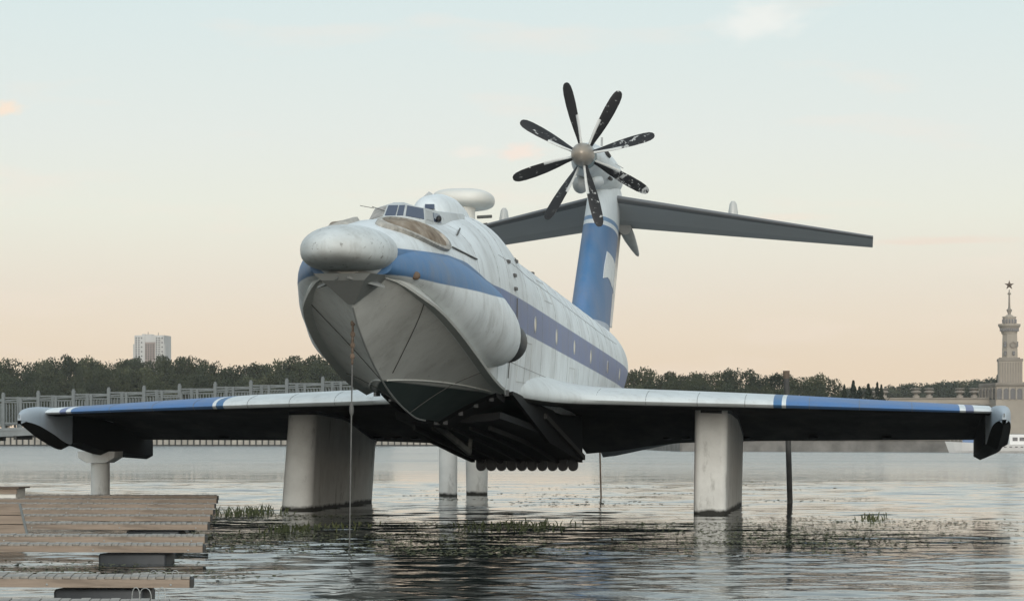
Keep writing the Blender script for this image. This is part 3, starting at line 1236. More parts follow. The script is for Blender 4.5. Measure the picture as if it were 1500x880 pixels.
# gun turret fairing behind the cockpit
m = MB()
rr = []
for Y, hw, ht in ((66.9, .12, .02), (67.2, .38, .24), (67.9, .50, .42), (69.0, .54, .48), (70.2, .54, .44), (71.6, .50, .36), (73.0, .44, .40), (74.6, .34, .42), (75.4, .15, .10)):
    zb = f_top(Y) - .25
    rr.append([(BX + hw * math.copysign(abs(math.cos(t_)) ** .85, math.cos(t_)), Y, zb + (ht + .25) * math.sin(t_) ** .8) for t_ in np.linspace(0, PI, 17)])
m.loft(rr)
tur = m.build('turret_fairing', M_white, AX, sharp=50)
m = MB()
pw = [P(622.5, 299.0, 66.95), P(636, 299.0, 67.1), P(636, 306, 66.95), P(622.5, 305.5, 66.85)]
m.add([p for p in pw] + [p + Vector((0, .8, 0)) for p in pw], [(0, 1, 2, 3), (0, 4, 5, 1), (1, 5, 6, 2), (2, 6, 7, 3), (3, 7, 4, 0)])
m.build('turret_window', M_glass, tur, smooth=False)
m = MB()
m.add([(BX - .36, 68.3, 8.55), (BX + .10, 68.3, 8.58), (BX - .16, 68.6, 8.80), (BX - .36, 69.3, 8.55), (BX + .10, 69.3, 8.58), (BX - .16, 69.0, 8.80)],
      [(0, 1, 2), (5, 4, 3), (0, 3, 4, 1), (1, 4, 5, 2), (2, 5, 3, 0)])
m.build('sight_housing', M_bare, tur, smooth=False)

# dish radome on its pedestal
m = MB()
m.ellipsoid((BX - .02, 73.9, 9.04), (.84, 1.25, .29), 40, 18, ex=.72)
dish = m.build('radar_radome', M_ivory, AX, sharp=60)
m = MB()
rr = []
for z, r in ((7.7, .30), (8.35, .26), (8.62, .25), (8.84, .28)):
    rr.append([(BX + .10 + r * math.cos(t_), 73.5 + r * 1.6 * math.sin(t_), z) for t_ in np.linspace(0, 2 * PI, 21)[:-1]])
m.loft(rr)
m.build('pedestal', M_ivory, dish)
m = MB()
m.tube([(BX + .55, 72.6, 8.45), (BX + .96, 72.5, 8.46)], .045, 8)
m.tube([(BX + .70, 72.5, 8.25), (BX + .84, 72.5, 8.27)], .02, 6)
m.tube([(BX + .72, 72.5, 8.12), (BX + .90, 72.5, 8.10)], .02, 6)
m.build('nav_probe', M_seam, AX)


# lifting surfaces
def airfoil(n=22, t=.10, le=1.0):
    up, lo = [], []
    for i in range(n + 1):
        x = (1 - math.cos(PI * i / n)) / 2
        y = 5 * t * (.2969 * math.sqrt(x) * le - .126 * x - .3516 * x * x + .2843 * x ** 3 - .1015 * x ** 4)
        up.append((x, y))
        lo.append((x, -y * (.72 if x < .03 else max(.22, .72 - (x - .03) * 3))))
    return up, lo


def FLAP(x):
    return float(np.interp(x, [0, .35, .62, 1], [0, .06, .20, 1.0]))


def wing_under(s, Y):
    c, drop = WTEy(s) - WLEy(s), WTEz(s) - WLEz(s)
    x = min(1, max(0, (Y - WLEy(s)) / c))
    up, lo = airfoil(40, WTH(s))
    return WLEz(s) + drop * FLAP(x) + c * float(np.interp(x, [p[0] for p in lo], [p[1] for p in lo]))


def wing_prof(s):
    up, lo = airfoil(26, WTH(s), 1.0)
    pts = [p for p in up if p[0] < .10][::-1] + [p for p in lo[1:] if p[0] < .02]
    c, drop = WTEy(s) - WLEy(s), WTEz(s) - WLEz(s)
    return [(WLEy(s) + x * c, WLEz(s) + drop * FLAP(x) + y * c) for x, y in pts]


def wing_half(sd):
    stn = [1.2, 1.55, 1.9, 2.1, 2.3, 2.6, 2.9, 3.4, 4.6, 6, 7.5, 8.41, 8.62, 8.8, 10, 11.5, 13, 14.02, 14.24, 14.45, 15.05]
    global WLEy, WLEz, WTEy, WTEz, WTH
    LEy = pchip([1.2, 1.9, 2.3, 2.8, 3.6, 8, 15.05], [69.0, 73.2, 75.6, 77.2, 78.3, 80.0, 83.3])
    LEz = pchip([1.2, 1.9, 2.3, 2.8, 3.6, 8, 15.05], [3.80, 3.60, 3.53, 3.50, 3.48, 3.38, 3.19])
    TEy = pchip([1.2, 8, 15.05], [96.5, 96.5, 95.5])
    TEz = pchip([1.2, 2.6, 4.2, 8, 15.05], [1.78, 1.92, 2.16, 2.26, 2.30])
    TH = pchip([1.2, 1.9, 2.6, 3.6, 8, 15.05], [.050, .054, .056, .056, .052, .040])
    WLEy, WLEz, WTEy, WTEz, WTH = LEy, LEz, TEy, TEz, TH
    m = MB()
    rr, au, asp = [], [], []
    for s in stn:
        up, lo = airfoil(22, TH(s), 1.0)
        ring = []
        for (x, y) in up[::-1] + lo[1:-1]:
            c = TEy(s) - LEy(s)
            drop = TEz(s) - LEz(s)
            # the wing carries its flaps down: the rear part turns further
            zz = LEz(s) + drop * FLAP(x) + y * c
            ring.append((BX + sd * s, LEy(s) + x * c, zz))
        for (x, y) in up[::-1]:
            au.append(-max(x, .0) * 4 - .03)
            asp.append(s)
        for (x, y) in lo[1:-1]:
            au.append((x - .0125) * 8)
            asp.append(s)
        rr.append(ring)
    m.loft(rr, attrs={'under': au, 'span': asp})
    return m


for sd in (1, -1):
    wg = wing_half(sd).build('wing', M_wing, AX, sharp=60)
    # panel joints across the leading edge and underside
    for s_ in (3.3, 4.7, 6.2, 7.6, 9.5, 11.0, 12.6):
        st_ = [(BX + sd * s_, y, z) for (y, z) in wing_prof(s_)]
        m = MB()
        m.tube(st_, .009, 4)
        m.build('panel_joint', M_joint, wg)
    # flap hinge fairings at the rear edge
    for s in (4.2, 4.9, 5.6, 6.3, 7.0, 9.4, 12.0):
        m = MB()
        m.ellipsoid((BX + sd * s, 95.4, 2.36), (.20, .8, .06 if s < 8 else .03), 10, 6)
        m.build('flap_hinge', M_ski, wg)

# inner flap corner pieces beside the hull
for sd in (1, -1):
    m = MB()
    pts = [(1.72, 91.0, 3.0), (1.72, 97.2, 1.66), (2.2, 97.2, 1.72), (4.3, 96.8, 2.16), (4.3, 92.0, 2.95)]
    d_ = .14
    vs = [(BX + sd * x, y, z) for x, y, z in pts] + [(BX + sd * x, y, z + d_) for x, y, z in pts]
    m.add(vs, [(4, 3, 2, 1, 0), (5, 6, 7, 8, 9)] + [(i, (i + 1) % 5, 5 + (i + 1) % 5, 5 + i) for i in range(5)])
    m.build('inner_flap', M_darkmetal, AX, smooth=False)


# wing-tip floats
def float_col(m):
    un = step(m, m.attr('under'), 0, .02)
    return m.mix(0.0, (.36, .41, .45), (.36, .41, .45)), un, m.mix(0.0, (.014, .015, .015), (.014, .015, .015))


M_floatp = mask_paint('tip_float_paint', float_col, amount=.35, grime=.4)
for sd in (1, -1):
    ktop = pchip([81.5, 82.2, 83.5, 86, 90, 96.8], [3.12, 3.30, 3.38, 3.36, 3.16, 2.50])
    kch = pchip([81.5, 82.5, 84, 86, 86.3, 90, 96.8], [2.92, 2.80, 2.52, 2.16, 2.24, 1.95, 1.72])
    kk = pchip([81.5, 82.5, 84, 86, 86.3, 90, 96.8], [2.86, 2.58, 2.25, 1.98, 2.14, 1.80, 1.58])
    hw = pchip([81.5, 82.0, 83.5, 86, 92, 96.8], [.06, .20, .30, .33, .32, .24])
    rr, au = [], []
    cx = BX + sd * 15.33
    for Y in sorted(set(list(np.linspace(81.5, 86, 16)) + [86.02, 86.3] + list(np.linspace(87, 96.8, 12)))):
        h_, t_, c_, k_ = hw(Y), ktop(Y), kch(Y), kk(Y)
        ring = []
        for a_ in np.linspace(0, PI, 11):
            ring.append((cx + h_ * math.copysign(abs(math.cos(a_)) ** .7, math.cos(a_)), Y, t_ - .30 * (1 - math.sin(a_) ** .8)))
            au.append(-1 if Y < 86.2 or math.sin(a_) > .55 else .6)  # aft sides coloured dark, painting in the shadow under the wing
        for xx, zz, u_ in ((-h_, c_ + .01, -.6 if Y < 86.2 else .6), (-h_, c_ - .01, .6), (0, k_, 1), (h_, c_ - .01, .6), (h_, c_ + .01, -.6 if Y < 86.2 else .6)):  # aft of the step the lower sides carry the same painted shade
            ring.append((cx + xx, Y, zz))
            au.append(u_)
        rr.append(ring)
    m = MB()
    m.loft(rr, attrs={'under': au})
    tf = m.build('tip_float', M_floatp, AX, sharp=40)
    m = MB()
    m.tube([(cx, 81.46, 3.0), (cx, 81.47, 3.12)], .012, 5)
    m.build('stem_seam', M_seam, tf)

# fin
LEf = pchip([6.0, 7.2, 10, 12.9, 13.4], [104.0, 105.3, 108.7, 112.4, 113.0])
TEf = pchip([6.0, 7.2, 10, 12.9, 13.4], [117.6, 118.4, 121.0, 124.2, 124.6])
m = MB()
rr, ah, ac = [], [], []
for z in list(np.arange(6.0, 13.4, .3)) + [13.4]:
    up, lo = airfoil(20, .098)
    lo = [(x, -y) for x, y in up]
    ring = []
    c = TEf(z) - LEf(z)
    for (x, y) in up[::-1] + lo[1:-1]:
        ring.append((BX + y * c, LEf(z) + x * c, z))
        ah.append(z)
        ac.append(x)
    rr.append(ring)
m.loft(rr, attrs={'height': ah, 'chord': ac})
fin = m.build('fin', M_fin, AX, sharp=60)


def fin_x(Y, z):
    c = TEf(z) - LEf(z)
    x = min(1, max(0, (Y - LEf(z)) / c))
    return 5 * .098 * (.2969 * math.sqrt(x) - .126 * x - .3516 * x * x + .2843 * x ** 3 - .1015 * x ** 4) * c


# white flag emblem on the port side of the fin: found by marching each pixel ray to the skin
def on_fin(px, py):
    best = None
    for Y in np.arange(106, 126, .05):
        q = P(px, py, Y)
        d = abs(q.x - BX - fin_x(Y, q.z))
        if best is None or d < best[0]:
            best = (d, q)
    return best[1]


flag_px = [(889.0, 368), (896, 376), (900.0, 386), (904, 392), (902.5, 408), (900, 432), (895.5, 419), (890, 406), (883.5, 407), (885, 390)]
fl = [on_fin(*p) for p in flag_px]
m = MB()
cen = sum(fl, Vector()) / len(fl)
rr = []
for q in (1.0, .75, .5, .25, .02):
    ring = []
    for i in range(len(fl)):
        for k in range(4):
            p = cen.lerp(fl[i].lerp(fl[(i + 1) % len(fl)], k / 4), q)
            ring.append((BX + fin_x(p.y, p.z) + .018, p.y, p.z))
    if q == 1.0:
        rr.append([(x - .05, y, z) for x, y, z in ring])
    rr.append(ring)
m.loft(rr, cap0=False, cap1=True)
tag(m.build('painted_flag', M_white, fin), 'white flag shape painted on the blue fin')
m = MB()
m.bar((BX + .10, TEf(7.3) - .3, 7.3), (BX + .10, TEf(12.6) - .3, 12.6), .10, .10)
m.build('rudder_hinge_strip', M_ivory, fin, smooth=False)

# stabilisers
for sd in (1, -1):
    drop = 1.35 if sd > 0 else 1.95
    m = MB()
    rr, ac = [], []
    for s in [.0, .4, .8, 2, 4, 6, 8, 10, 11.2, 11.72]:
        k = s / 11.72
        le = 115.6 + 7.4 * k
        ch_ = 7.4 - 4.1 * k
        zle = 12.90 - drop * k
        tw = .80 - .55 * k
        up, lo = airfoil(18, .085)
        ring = []
        for (x, y) in up[::-1] + lo[1:-1]:
            ring.append((BX + sd * s, le + x * ch_, zle + y * ch_ - x * tw))
            ac.append(x)
        rr.append(ring)
    m.loft(rr, attrs={'chord': ac})
    stb = m.build('stabiliser', M_stab, AX, sharp=60)
    m = MB()
    rr = []
    px_ = 5.45 if sd > 0 else 4.95
    zb = 12.9 - drop * px_ / 11.72
    for z, r in ((zb - .1, .24), (zb + .25, .22), (zb + .62, .16), (zb + .74, .08)):
        rr.append([(BX + sd * px_ + r * math.cos(t_), 120.2 + 1.9 * r * math.sin(t_), z) for t_ in np.linspace(0, 2 * PI, 15)[:-1]])
    m.loft(rr)
    m.build('aerial_pod', M_pod, stb)
m = MB()
rr = []
for t, r in ((0, .30), (.35, .27), (.7, .18), (.92, .10), (1, .03)):
    c = Vector((BX + .40, 122.2, 12.0)).lerp(Vector((BX + .62, 127.0, 11.05)), t)
    rr.append([c + Vector((r * math.cos(t_), 0, r * math.sin(t_))) for t_ in np.linspace(0, 2 * PI, 13)[:-1]])
m.loft(rr)
m.build('tail_cone', M_bare, AX)

# tail engine and its eight-bladed propeller
HZ = 13.78
m = MB()
rr = []
for Y, rx, rz, dz in ((107.75, .50, .50, 0), (108.0, .60, .60, 0), (109.2, .72, .74, 0), (111, .80, .86, -.02), (114, .82, .90, -.02), (117, .74, .80, .06), (120, .50, .55, .15), (122, .15, .16, .22)):
    rr.append([(BX + rx * math.cos(t_), Y, HZ + dz + rz * math.sin(t_)) for t_ in np.linspace(0, 2 * PI, 33)[:-1]])
m.loft(rr)
eng = m.build('engine_nacelle', M_white, AX, sharp=60)
m = MB()
m.ellipsoid((BX - .38, 109.6, HZ - .95), (.32, .9, .36), 16, 10)
m.build('oil_cooler_intake', M_bare, eng)
m = MB()
m.ellipsoid((BX + .22, 109.9, HZ - .80), (.34, .8, .32), 16, 10)
m.build('bulge', M_white, eng)
m = MB()
m.tube([(BX + .72, 109.5, HZ + .35), (BX + .74, 110.4, HZ + .30)], .09, 8)
m.tube([(BX + .70, 111, HZ - .55), (BX + .72, 111.5, HZ - .55)], .08, 8)
m.build('exhaust_stub', M_black, eng)
m = MB()
m.tube([(BX + .45, 110.2, HZ + .7), (BX + .46, 110.2, HZ + 1.06)], .05, 6)
m.tube([(BX + .80, 112.5, HZ + .2), (BX + 1.15, 112.5, HZ + .0)], .02, 5)
m.build('mast_probe', M_bare, eng)

prop = MB()
rr, al = [], []
for Y, r in ((105.95, .03), (106.0, .14), (106.12, .27), (106.3, .37), (106.55, .445), (106.8, .47), (107.1, .48), (107.12, .43), (107.2, .43), (107.22, .49), (107.75, .50)):
    rr.append([(BX + r * math.cos(t_), Y, HZ + r * math.sin(t_)) for t_ in np.linspace(0, 2 * PI, 33)[:-1]])
    al += [(Y - 105.95) / 1.8] * 32
prop.loft(rr, attrs={'along': al})
hub = prop.build('propeller', M_spinner, AX, sharp=40)
angs = [103.4, 61, 14.5, -29.5, -76.5, -121.8, -161.7, 150.9]
for i, ad in enumerate(angs):
    a_ = math.radians(ad)
    rad = Vector((math.cos(a_), 0, math.sin(a_)))
    tan = Vector((-math.sin(a_), 0, math.cos(a_)))
    row = i % 2
    hand = 1 if row == 0 else -1
    Yb = 106.85 if row == 0 else 107.5
    m = MB()
    rr, ar = [], []
    bt = MB()
    rb = []
    for r, cdn, th, pit in ((.40, .22, .12, 58), (.7, .30, .085, 52), (1.1, .42, .06, 45), (1.6, .50, .045, 38), (2.1, .52, .035, 33), (2.55, .48, .028, 29), (2.80, .40, .022, 27), (2.93, .28, .018, 26), (2.99, .12, .012, 26)):
        pa = math.radians(pit)
        cdir = (tan * math.cos(pa) * hand + Vector((0, 1, 0)) * math.sin(pa)).normalized()
        ndir = cdir.cross(rad).normalized()
        ctr = Vector((BX, Yb, HZ)) + rad * r
        ring = [ctr + cdir * (cdn / 2 * math.cos(t_)) + ndir * (th / 2 * math.sin(t_)) for t_ in np.linspace(0, 2 * PI, 15)[:-1]]
        rr.append(ring)
        ar += [r / 3.0] * 14
        if r < 1.65:
            sgn = -1
            e = ctr + cdir * (sgn * cdn / 2 * .80)
            k = .14
            rb.append([e + cdir * (cdn * k * 1.2 * math.cos(t_)) + ndir * ((th * .42 + .012) * math.sin(t_)) for t_ in np.linspace(0, 2 * PI, 11)[:-1]])
    m.loft(rr, attrs={'radius': ar})
    bl = m.build('blade', M_blade, hub, sharp=60)
    bt.loft(rb)
    o = bt.build('blade_boot', M_boot, hub, sharp=60)

# ------------------------------------------------------------------ pylons and posts in the water
def rrect(cx, cy, hx_, hy_, r, n=6, side=0):
    pts = []
    for (sx, sy, a0) in ((1, 1, 0), (-1, 1, 90), (-1, -1, 180), (1, -1, 270)):
        for k in range(n + 1):
            a = math.radians(a0 + 90 * k / n)
            pts.append((cx + sx * (hx_ - r) + r * math.cos(a), cy + sy * (hy_ - r) + r * math.sin(a)))
        if side and sx == -1:
            y0_, y1_ = pts[-1][1], cy - sy * (hy_ - r)
            if sy == 1:
                pts += [(cx - hx_, y0_ + (y1_ - y0_) * k / side) for k in range(1, side)]
        if side and (sx, sy) == (1, -1):
            y0_, y1_ = pts[-1][1], cy + (hy_ - r)
            pts += [(cx + hx_, y0_ + (y1_ - y0_) * k / side) for k in range(1, side)]
    return pts


def pylon(name, label, x0b, x1b, x0t, x1t, y0, y1, zt0, zt1, rc):
    t = thing(name, label, 'pylon', ((x0b + x1b) / 2, (y0 + y1) / 2, 0), 'concrete supports of the aircraft')
    m = MB()
    rr = []
    for k in np.linspace(0, 1, 9):
        xa, xb = x0b + (x0t - x0b) * k, x1b + (x1t - x1b) * k
        ring = []
        for (x, y) in rrect((xa + xb) / 2, (y0 + y1) / 2, (xb - xa) / 2, (y1 - y0) / 2, rc, 6, 10):
            zt = wing_under(abs(x - BX), y) + .06
            ring.append((x, y, -1.5 + (zt + 1.5) * k))
        rr.append(ring)
    m.loft(rr)
    m.build('shaft', M_conc, t, sharp=50)
    m = MB()
    rr = []
    for dz, g in ((-.10, .0), (-.10, .05), (.02, .05), (.02, .0)):
        ring = []
        for (x, y) in rrect((x0t + x1t) / 2, (y0 + y1) / 2, (x1t - x0t) / 2 - .04 + g, (y1 - y0) / 2 - .04 + g, .28, 6, 10):
            zt = wing_under(abs(x - BX), y) - .02
            ring.append((x, y, zt + dz))
        rr.append(ring)
    m.loft(rr)
    m.build('bearing_pad', M_black, t, sharp=50)
    return t


yl, yr = 84.8, 82.6
pylon('concrete_pylon', 'leaning broad concrete pylon with dark inner side, under the wing left of the bow',
      P(404, 700, yl).x, P(451, 700, yl).x, P(420, 620, yl).x, P(462, 620, yl).x, yl, yl + 11.4, 2.98, 2.2, .42)
pylon('concrete_pylon', 'stained pale concrete pylon near the thin leaning pole, under the wing right of the ski',
      P(1014.5, 700, yr).x, P(1062, 700, yr).x, P(1017.5, 620, yr).x, P(1066, 620, yr).x, yr, yr + 12, 3.16, 2.2, .22)

# tip float support with bracket
c = P(147, 690, 91.2)
t = thing('support_column', 'white column with a flared head under the left wing-tip float', 'column', (c.x, c.y, 0), 'concrete supports of the aircraft')
m = MB()
m.loft([[(c.x + .33 * math.cos(a), c.y + .33 * math.sin(a), z) for a in np.linspace(0, 2 * PI, 25)[:-1]] for z in np.linspace(-1.5, 1.52, 8)])
m.build('shaft', M_conc, t, sharp=50)
m = MB()
m.loft([[(x, y, z) for x, y in rrect(c.x, c.y, hx_, .55, .05, 2)] for z, hx_ in ((1.50, .36), (1.56, .46), (1.68, .66), (1.90, .68))])
m.build('bracket_head', M_conc, t, sharp=30)

# gangway columns (behind the hull)
gy = 106.5
GCOL = []
for px, w_, lab in ((656.5, .37, 'round concrete column left of the ski teeth, carrying the gangway'), (698.5, .42, 'tapered concrete column right behind the first ski tooth, carrying the gangway')):
    c = P(px, 700, gy if px < 680 else gy + 3.2)
    t = thing('gangway_column', lab, 'column', (c.x, c.y, 0), 'columns under the gangway')
    m = MB()
    ztp = 3.05
    m.loft([[(c.x + w_ * (1 + (.18 if px > 680 else 0) * k) * math.cos(a), c.y + w_ * math.sin(a), -1.5 + (ztp + 1.5) * k) for a in np.linspace(0, 2 * PI, 25)[:-1]] for k in np.linspace(0, 1, 8)])
    m.build('shaft', M_conc, t, sharp=50)
    m = MB()
    m.box((c.x, c.y, ztp + .05), (1.0, 1.0, .12))
    m.build('cap', M_girder, t, smooth=False)

# leaning pole right of the right pylon, thin rods
a_, b_ = P(1157.3, 741, 97.6), P(1151.8, 544, 97.6)
t = thing('mooring_pole', 'dark rusty pole leaning beside the right concrete pylon, rising above the wing', 'pole', (a_.x, a_.y, 0))
m = MB()
d_ = (b_ - a_).normalized()
m.tube([a_ - d_ * 1.6, b_], .105, 12)
m.build('shaft', M_polem, t)
m = MB()
m.tube([b_ - d_ * .25, b_ + d_ * .03], .125, 12)
tag(m.build('rusty_cap', M_rust, t), 'red-brown rusty collar')
m = MB()
a_ = P(880.5, 729, 104.5)
b_ = P(878.5, 652, 104.5)
m.tube([a_ + (a_ - b_) * .3, b_, b_ + (b_ - a_) * .3], .035, 6)
tag(m.build('thin_rod', M_rust), 'thin dark rod standing in the water right of the ski', 'rod')

# bow cable down to the water
a_, b_ = P(517, 462, 57.9), P(512, 800, 57.4)
cb = thing('mooring_cable', 'grey steel cable hanging straight from the bow down into the water', 'cable', (b_.x, b_.y, 0))
m = MB()
pts = [a_.lerp(b_, k) for k in np.linspace(0, 1.06, 14)]
m.tube(pts, .016, 7)
m.build('steel_line', M_line, cb)
c = a_.lerp(b_, .41)
m = MB()
m.ellipsoid(c, (.05, .05, .15), 10, 8)
m.build('shackle', M_line, cb)
m = MB()
for k in range(9):
    q = a_.lerp(b_, .01 + k * .024)
    m.ellipsoid(q, (.055 if k % 2 else .03, .03 if k % 2 else .055, .075), 8, 6)
m.build('chain_links', M_rust, cb)

# ------------------------------------------------------------------ gangway behind the left wing
GY = 107.0
g0, g1 = P(-60, 630, GY), P(560, 600, GY)
slope = (g1.z - g0.z) / (g1.x - g0.x)
xe = BX - 1.2
gw = thing('gangway', 'long grey footbridge with picket railings behind the left wing', 'footbridge', (g0.x, GY, 0))


def gz(x):
    return g0.z + slope * (x - g0.x)


x0 = g0.x - 10
m = MB()
m.bar((x0, GY + 1.0, gz(x0) - .06), (xe, GY + 1.0, gz(xe) - .06), 2.2, .12)
m.build('deck', M_girder, gw, smooth=False)
for dy in (0, 2.0):
    m = MB()
    m.bar((x0, GY + dy, gz(x0) - .18), (xe, GY + dy, gz(xe) - .18), .14, .34)
    m.build('girder', M_girder, gw, smooth=False)
m = MB()
for k in range(0, 30):
    x = x0 + .8 + k * (xe - x0) / 30
    m.bar((x, GY - .1, gz(x) - .42), (x, GY + 2.1, gz(x) - .42), .12, .16)
m.build('cross_beams', M_quaydark, gw, smooth=False)
BAY = 1.50
xb = P(5, 600, GY).x
nb = int((xe - xb) / BAY)
pk_me = {}


def shared(key, fn, loc, parent, name, mat):
    """first call builds the mesh at loc, later calls share it"""
    if key not in pk_me:
        m = MB()
        fn(m)
        me = bpy.data.meshes.new(name)
        me.from_pydata(m.v, [], m.f)
        me.materials.append(mat)
        pk_me[key] = me
    return link(name, pk_me[key], parent, Vector(loc) - origin_of(parent))


for i in range(-5, nb + 1):
    x = xb + i * BAY
    zb = gz(x)
    shared('gpost', lambda m: (m.box((0, 0, .70), (.13, .13, 1.44)), m.box((0, 0, 1.45), (.09, .09, .06))), (x, GY, zb), gw, 'rail_post', M_rail)
    if i == nb:
        break
    xm = x + BAY / 2
    zm = gz(xm)
    shared('gmid', lambda m: m.box((0, 0, .62), (.10, .10, 1.26)), (xm, GY, zm), gw, 'mid_post', M_rail)
    for zz, hh in ((.16, .06), (1.02, .045), (1.20, .06)):
        shared('rail%g' % zz, lambda m: m.box((0, 0, 0), (BAY - .13, .05, hh)), (xm, GY, zm + zz + .02), gw, 'rail', M_rail)
    for k in range(12):
        if k in (0, 6):
            continue
        xx = x + BAY * k / 12
        if -1 <= i:
            shared('picket', lambda m: m.box((0, 0, .60), (.030, .030, .84)), (xx, GY + .003, gz(xx)), gw, 'picket', M_rail)
# second railing on the far side, plainer because it hardly shows
m = MB()
for i in range(-5, nb + 1):
    x = xb + i * BAY
    m.box((x, GY + 2.0, gz(x) + .66), (.12, .12, 1.34))
    for k in range(1, 12):
        xx = x + BAY * k / 12
        if xx < xe:
            m.box((xx, GY + 2.0, gz(xx) + .60), (.03, .03, .84))
m.bar((x0, GY + 2, gz(x0) + 1.2), (xe, GY + 2, gz(xe) + 1.2), .05, .06)
m.bar((x0, GY + 2, gz(x0) + .18), (xe, GY + 2, gz(xe) + .18), .05, .06)
fr = m.build('far_railing', M_rail, gw, smooth=False)
tag(fr, kind='stuff')
# gate panel with diagonal bars
gx0, gx1 = P(237, 580, GY - .25).x, P(265, 580, GY - .25).x
m = MB()
zz = gz(gx0)
m.bar((gx0, GY - .2, zz + .95), (gx1, GY - .2, zz + .97), .05)
m.bar((gx0, GY - .2, zz + .2), (gx1, GY - .2, zz + .22), .05)
for k in range(6):
    xx = gx0 + (gx1 - gx0) * (k + .2) / 6
    m.bar((xx, GY - .2, zz + .25), (xx + .18, GY - .2, zz + .92), .03)
m.bar((gx1, GY - .2, zz), (gx1, GY - .2, zz + 1.1), .08)
m.build('gate_panel', M_rail, gw, smooth=False)

# ------------------------------------------------------------------ finger jetties lower left
rows = [(883, 31.6, 262), (845, 37.7, 278), (797, 49.2, 297), (784, 53.6, 300), (766, 61.3, 304), (754.5, 67.7, 308), (745, 73.5, 312), (737, 79.6, 314), (730, 84.0, 317), (725, 87.2, 318)]
words = ['cut off by the bottom edge', 'nearest whole one', 'third', 'fourth', 'fifth', 'sixth', 'seventh', 'eighth', 'ninth', 'farthest']
place = ['just below the nearest visible one', 'nearest in view, alone over open water', 'second in view from the near end',
         'third in view from the near end', 'fourth in view from the near end', 'fifth in view from the near end', 'sixth in view from the near end',
         'fourth from the far end of the row', 'third from the far end of the row', 'second from the far end of the row']
place[-1] = 'farthest of the row, in front of the float column'
place[-2] = 'second from the far end of the row'
place[-3] = 'third from the far end of the row'
jet = 'finger jetties on the lower left'
for i, (py, Y, pxe) in enumerate(rows):
    e = P(pxe, py, Y)
    zt = e.z
    L = 9.0 if i < 3 else 8.0
    ang = math.radians(-176.5)         # the deck runs left and a touch towards the camera
    dx = Vector((math.cos(ang), math.sin(ang), 0))
    dy = Vector((-.232, .973, 0))      # ends and planks run parallel to the landing stage
    wd = .86
    jt = thing('finger_jetty', 'plank-topped wooden finger jetty, ' + place[i], 'jetty', (e.x, e.y, 0), jet)
    rz = math.atan2(dx.y, dx.x)
    hgt = .122
    m = MB()
    c = e + dx * L / 2
    m.box((c.x, c.y, zt - .03 - hgt / 2), (L, .055, hgt), rz)
    m.build('fascia_board', M_wood, jt, smooth=False)
    m = MB()
    c2 = c + dy * wd
    m.box((c2.x, c2.y, zt - .03 - hgt / 2), (L, .055, hgt), rz)
    m.build('rear_board', M_wood, jt, smooth=False)
    m = MB()
    c3 = e + dy * wd / 2 - dx * .03
    m.box((c3.x, c3.y, zt - .03 - hgt / 2), (.05, wd + .05, hgt), math.atan2(dy.y, dy.x) - PI / 2)
    m.build('end_board', M_quaydark, jt, smooth=False)
    # deck planks, laid across
    npk = int(L / .125)
    if i < 6:
        for k in range(npk):
            q = e + dx * (.06 + k * .125) + dy * wd / 2
            rr_ = .006 * math.sin(k * 2.3 + i)
            shared('plank', lambda m: m.box((0, 0, 0), (.113, .92, .03), math.atan2(.973, -.232) - PI / 2), (q.x, q.y, zt - .013 + rr_), jt, 'plank', M_plank)
    else:
        m = MB()
        for k in range(npk):
            q = e + dx * (.06 + k * .125) + dy * wd / 2
            m.box((q.x, q.y, zt - .013 + .006 * math.sin(k * 2.3 + i)), (.113, .92, .03), math.atan2(dy.y, dy.x) - PI / 2)
        tag(m.build('deck_planks', M_plank, jt, smooth=False), kind='stuff')
    # float under the deck
    off = {1: (77, 210), 2: (143, 243), 4: (184, 262), 5: (200, 277)}.get(i, None)
    if off:
        pa, pb = P(off[0], py, Y), P(off[1], py, Y)
        cx, ln = (pa.x + pb.x) / 2, pb.x - pa.x
    else:
        cx, ln = e.x - 1.1 - .05 * i, 1.28
    m = MB()
    m.loft([[(x, y, z) for x, y in rrect(cx, e.y + .45 + (cx - e.x) * .06, ln / 2 - g, .36 - g, .06, 3)] for z, g in ((-.5, .02), (zt - .23, 0), (zt - .19, .02))])
    m.build('float', M_float, jt, sharp=40)
    # mooring hoops
    if i in (0, 1, 9):
        for k, (hxo, hr) in enumerate(((.42, .075), (.54, .05), (.22, .045))[:3 if i < 2 else 1]):
            m = MB()
            q = e + dx * hxo + dy * (.25 + .1 * k)
            hh = .17 if i == 0 else .08
            m.tube([q + dx * (-hr * math.cos(a)) + Vector((0, 0, hh * math.sin(a) ** .6)) for a in np.linspace(0, PI, 11)], .0055, 5)
            m.build('mooring_hoop', M_steel, jt)
    for bx_ in (.28, 2.1, 4.2):
        q = e + dx * bx_ - dy * .03
        m = MB()
        m.ellipsoid((q.x, q.y, zt - .11), (.018, .012, .018), 8, 5)
        m.build('bolt_head', M_steel, jt)

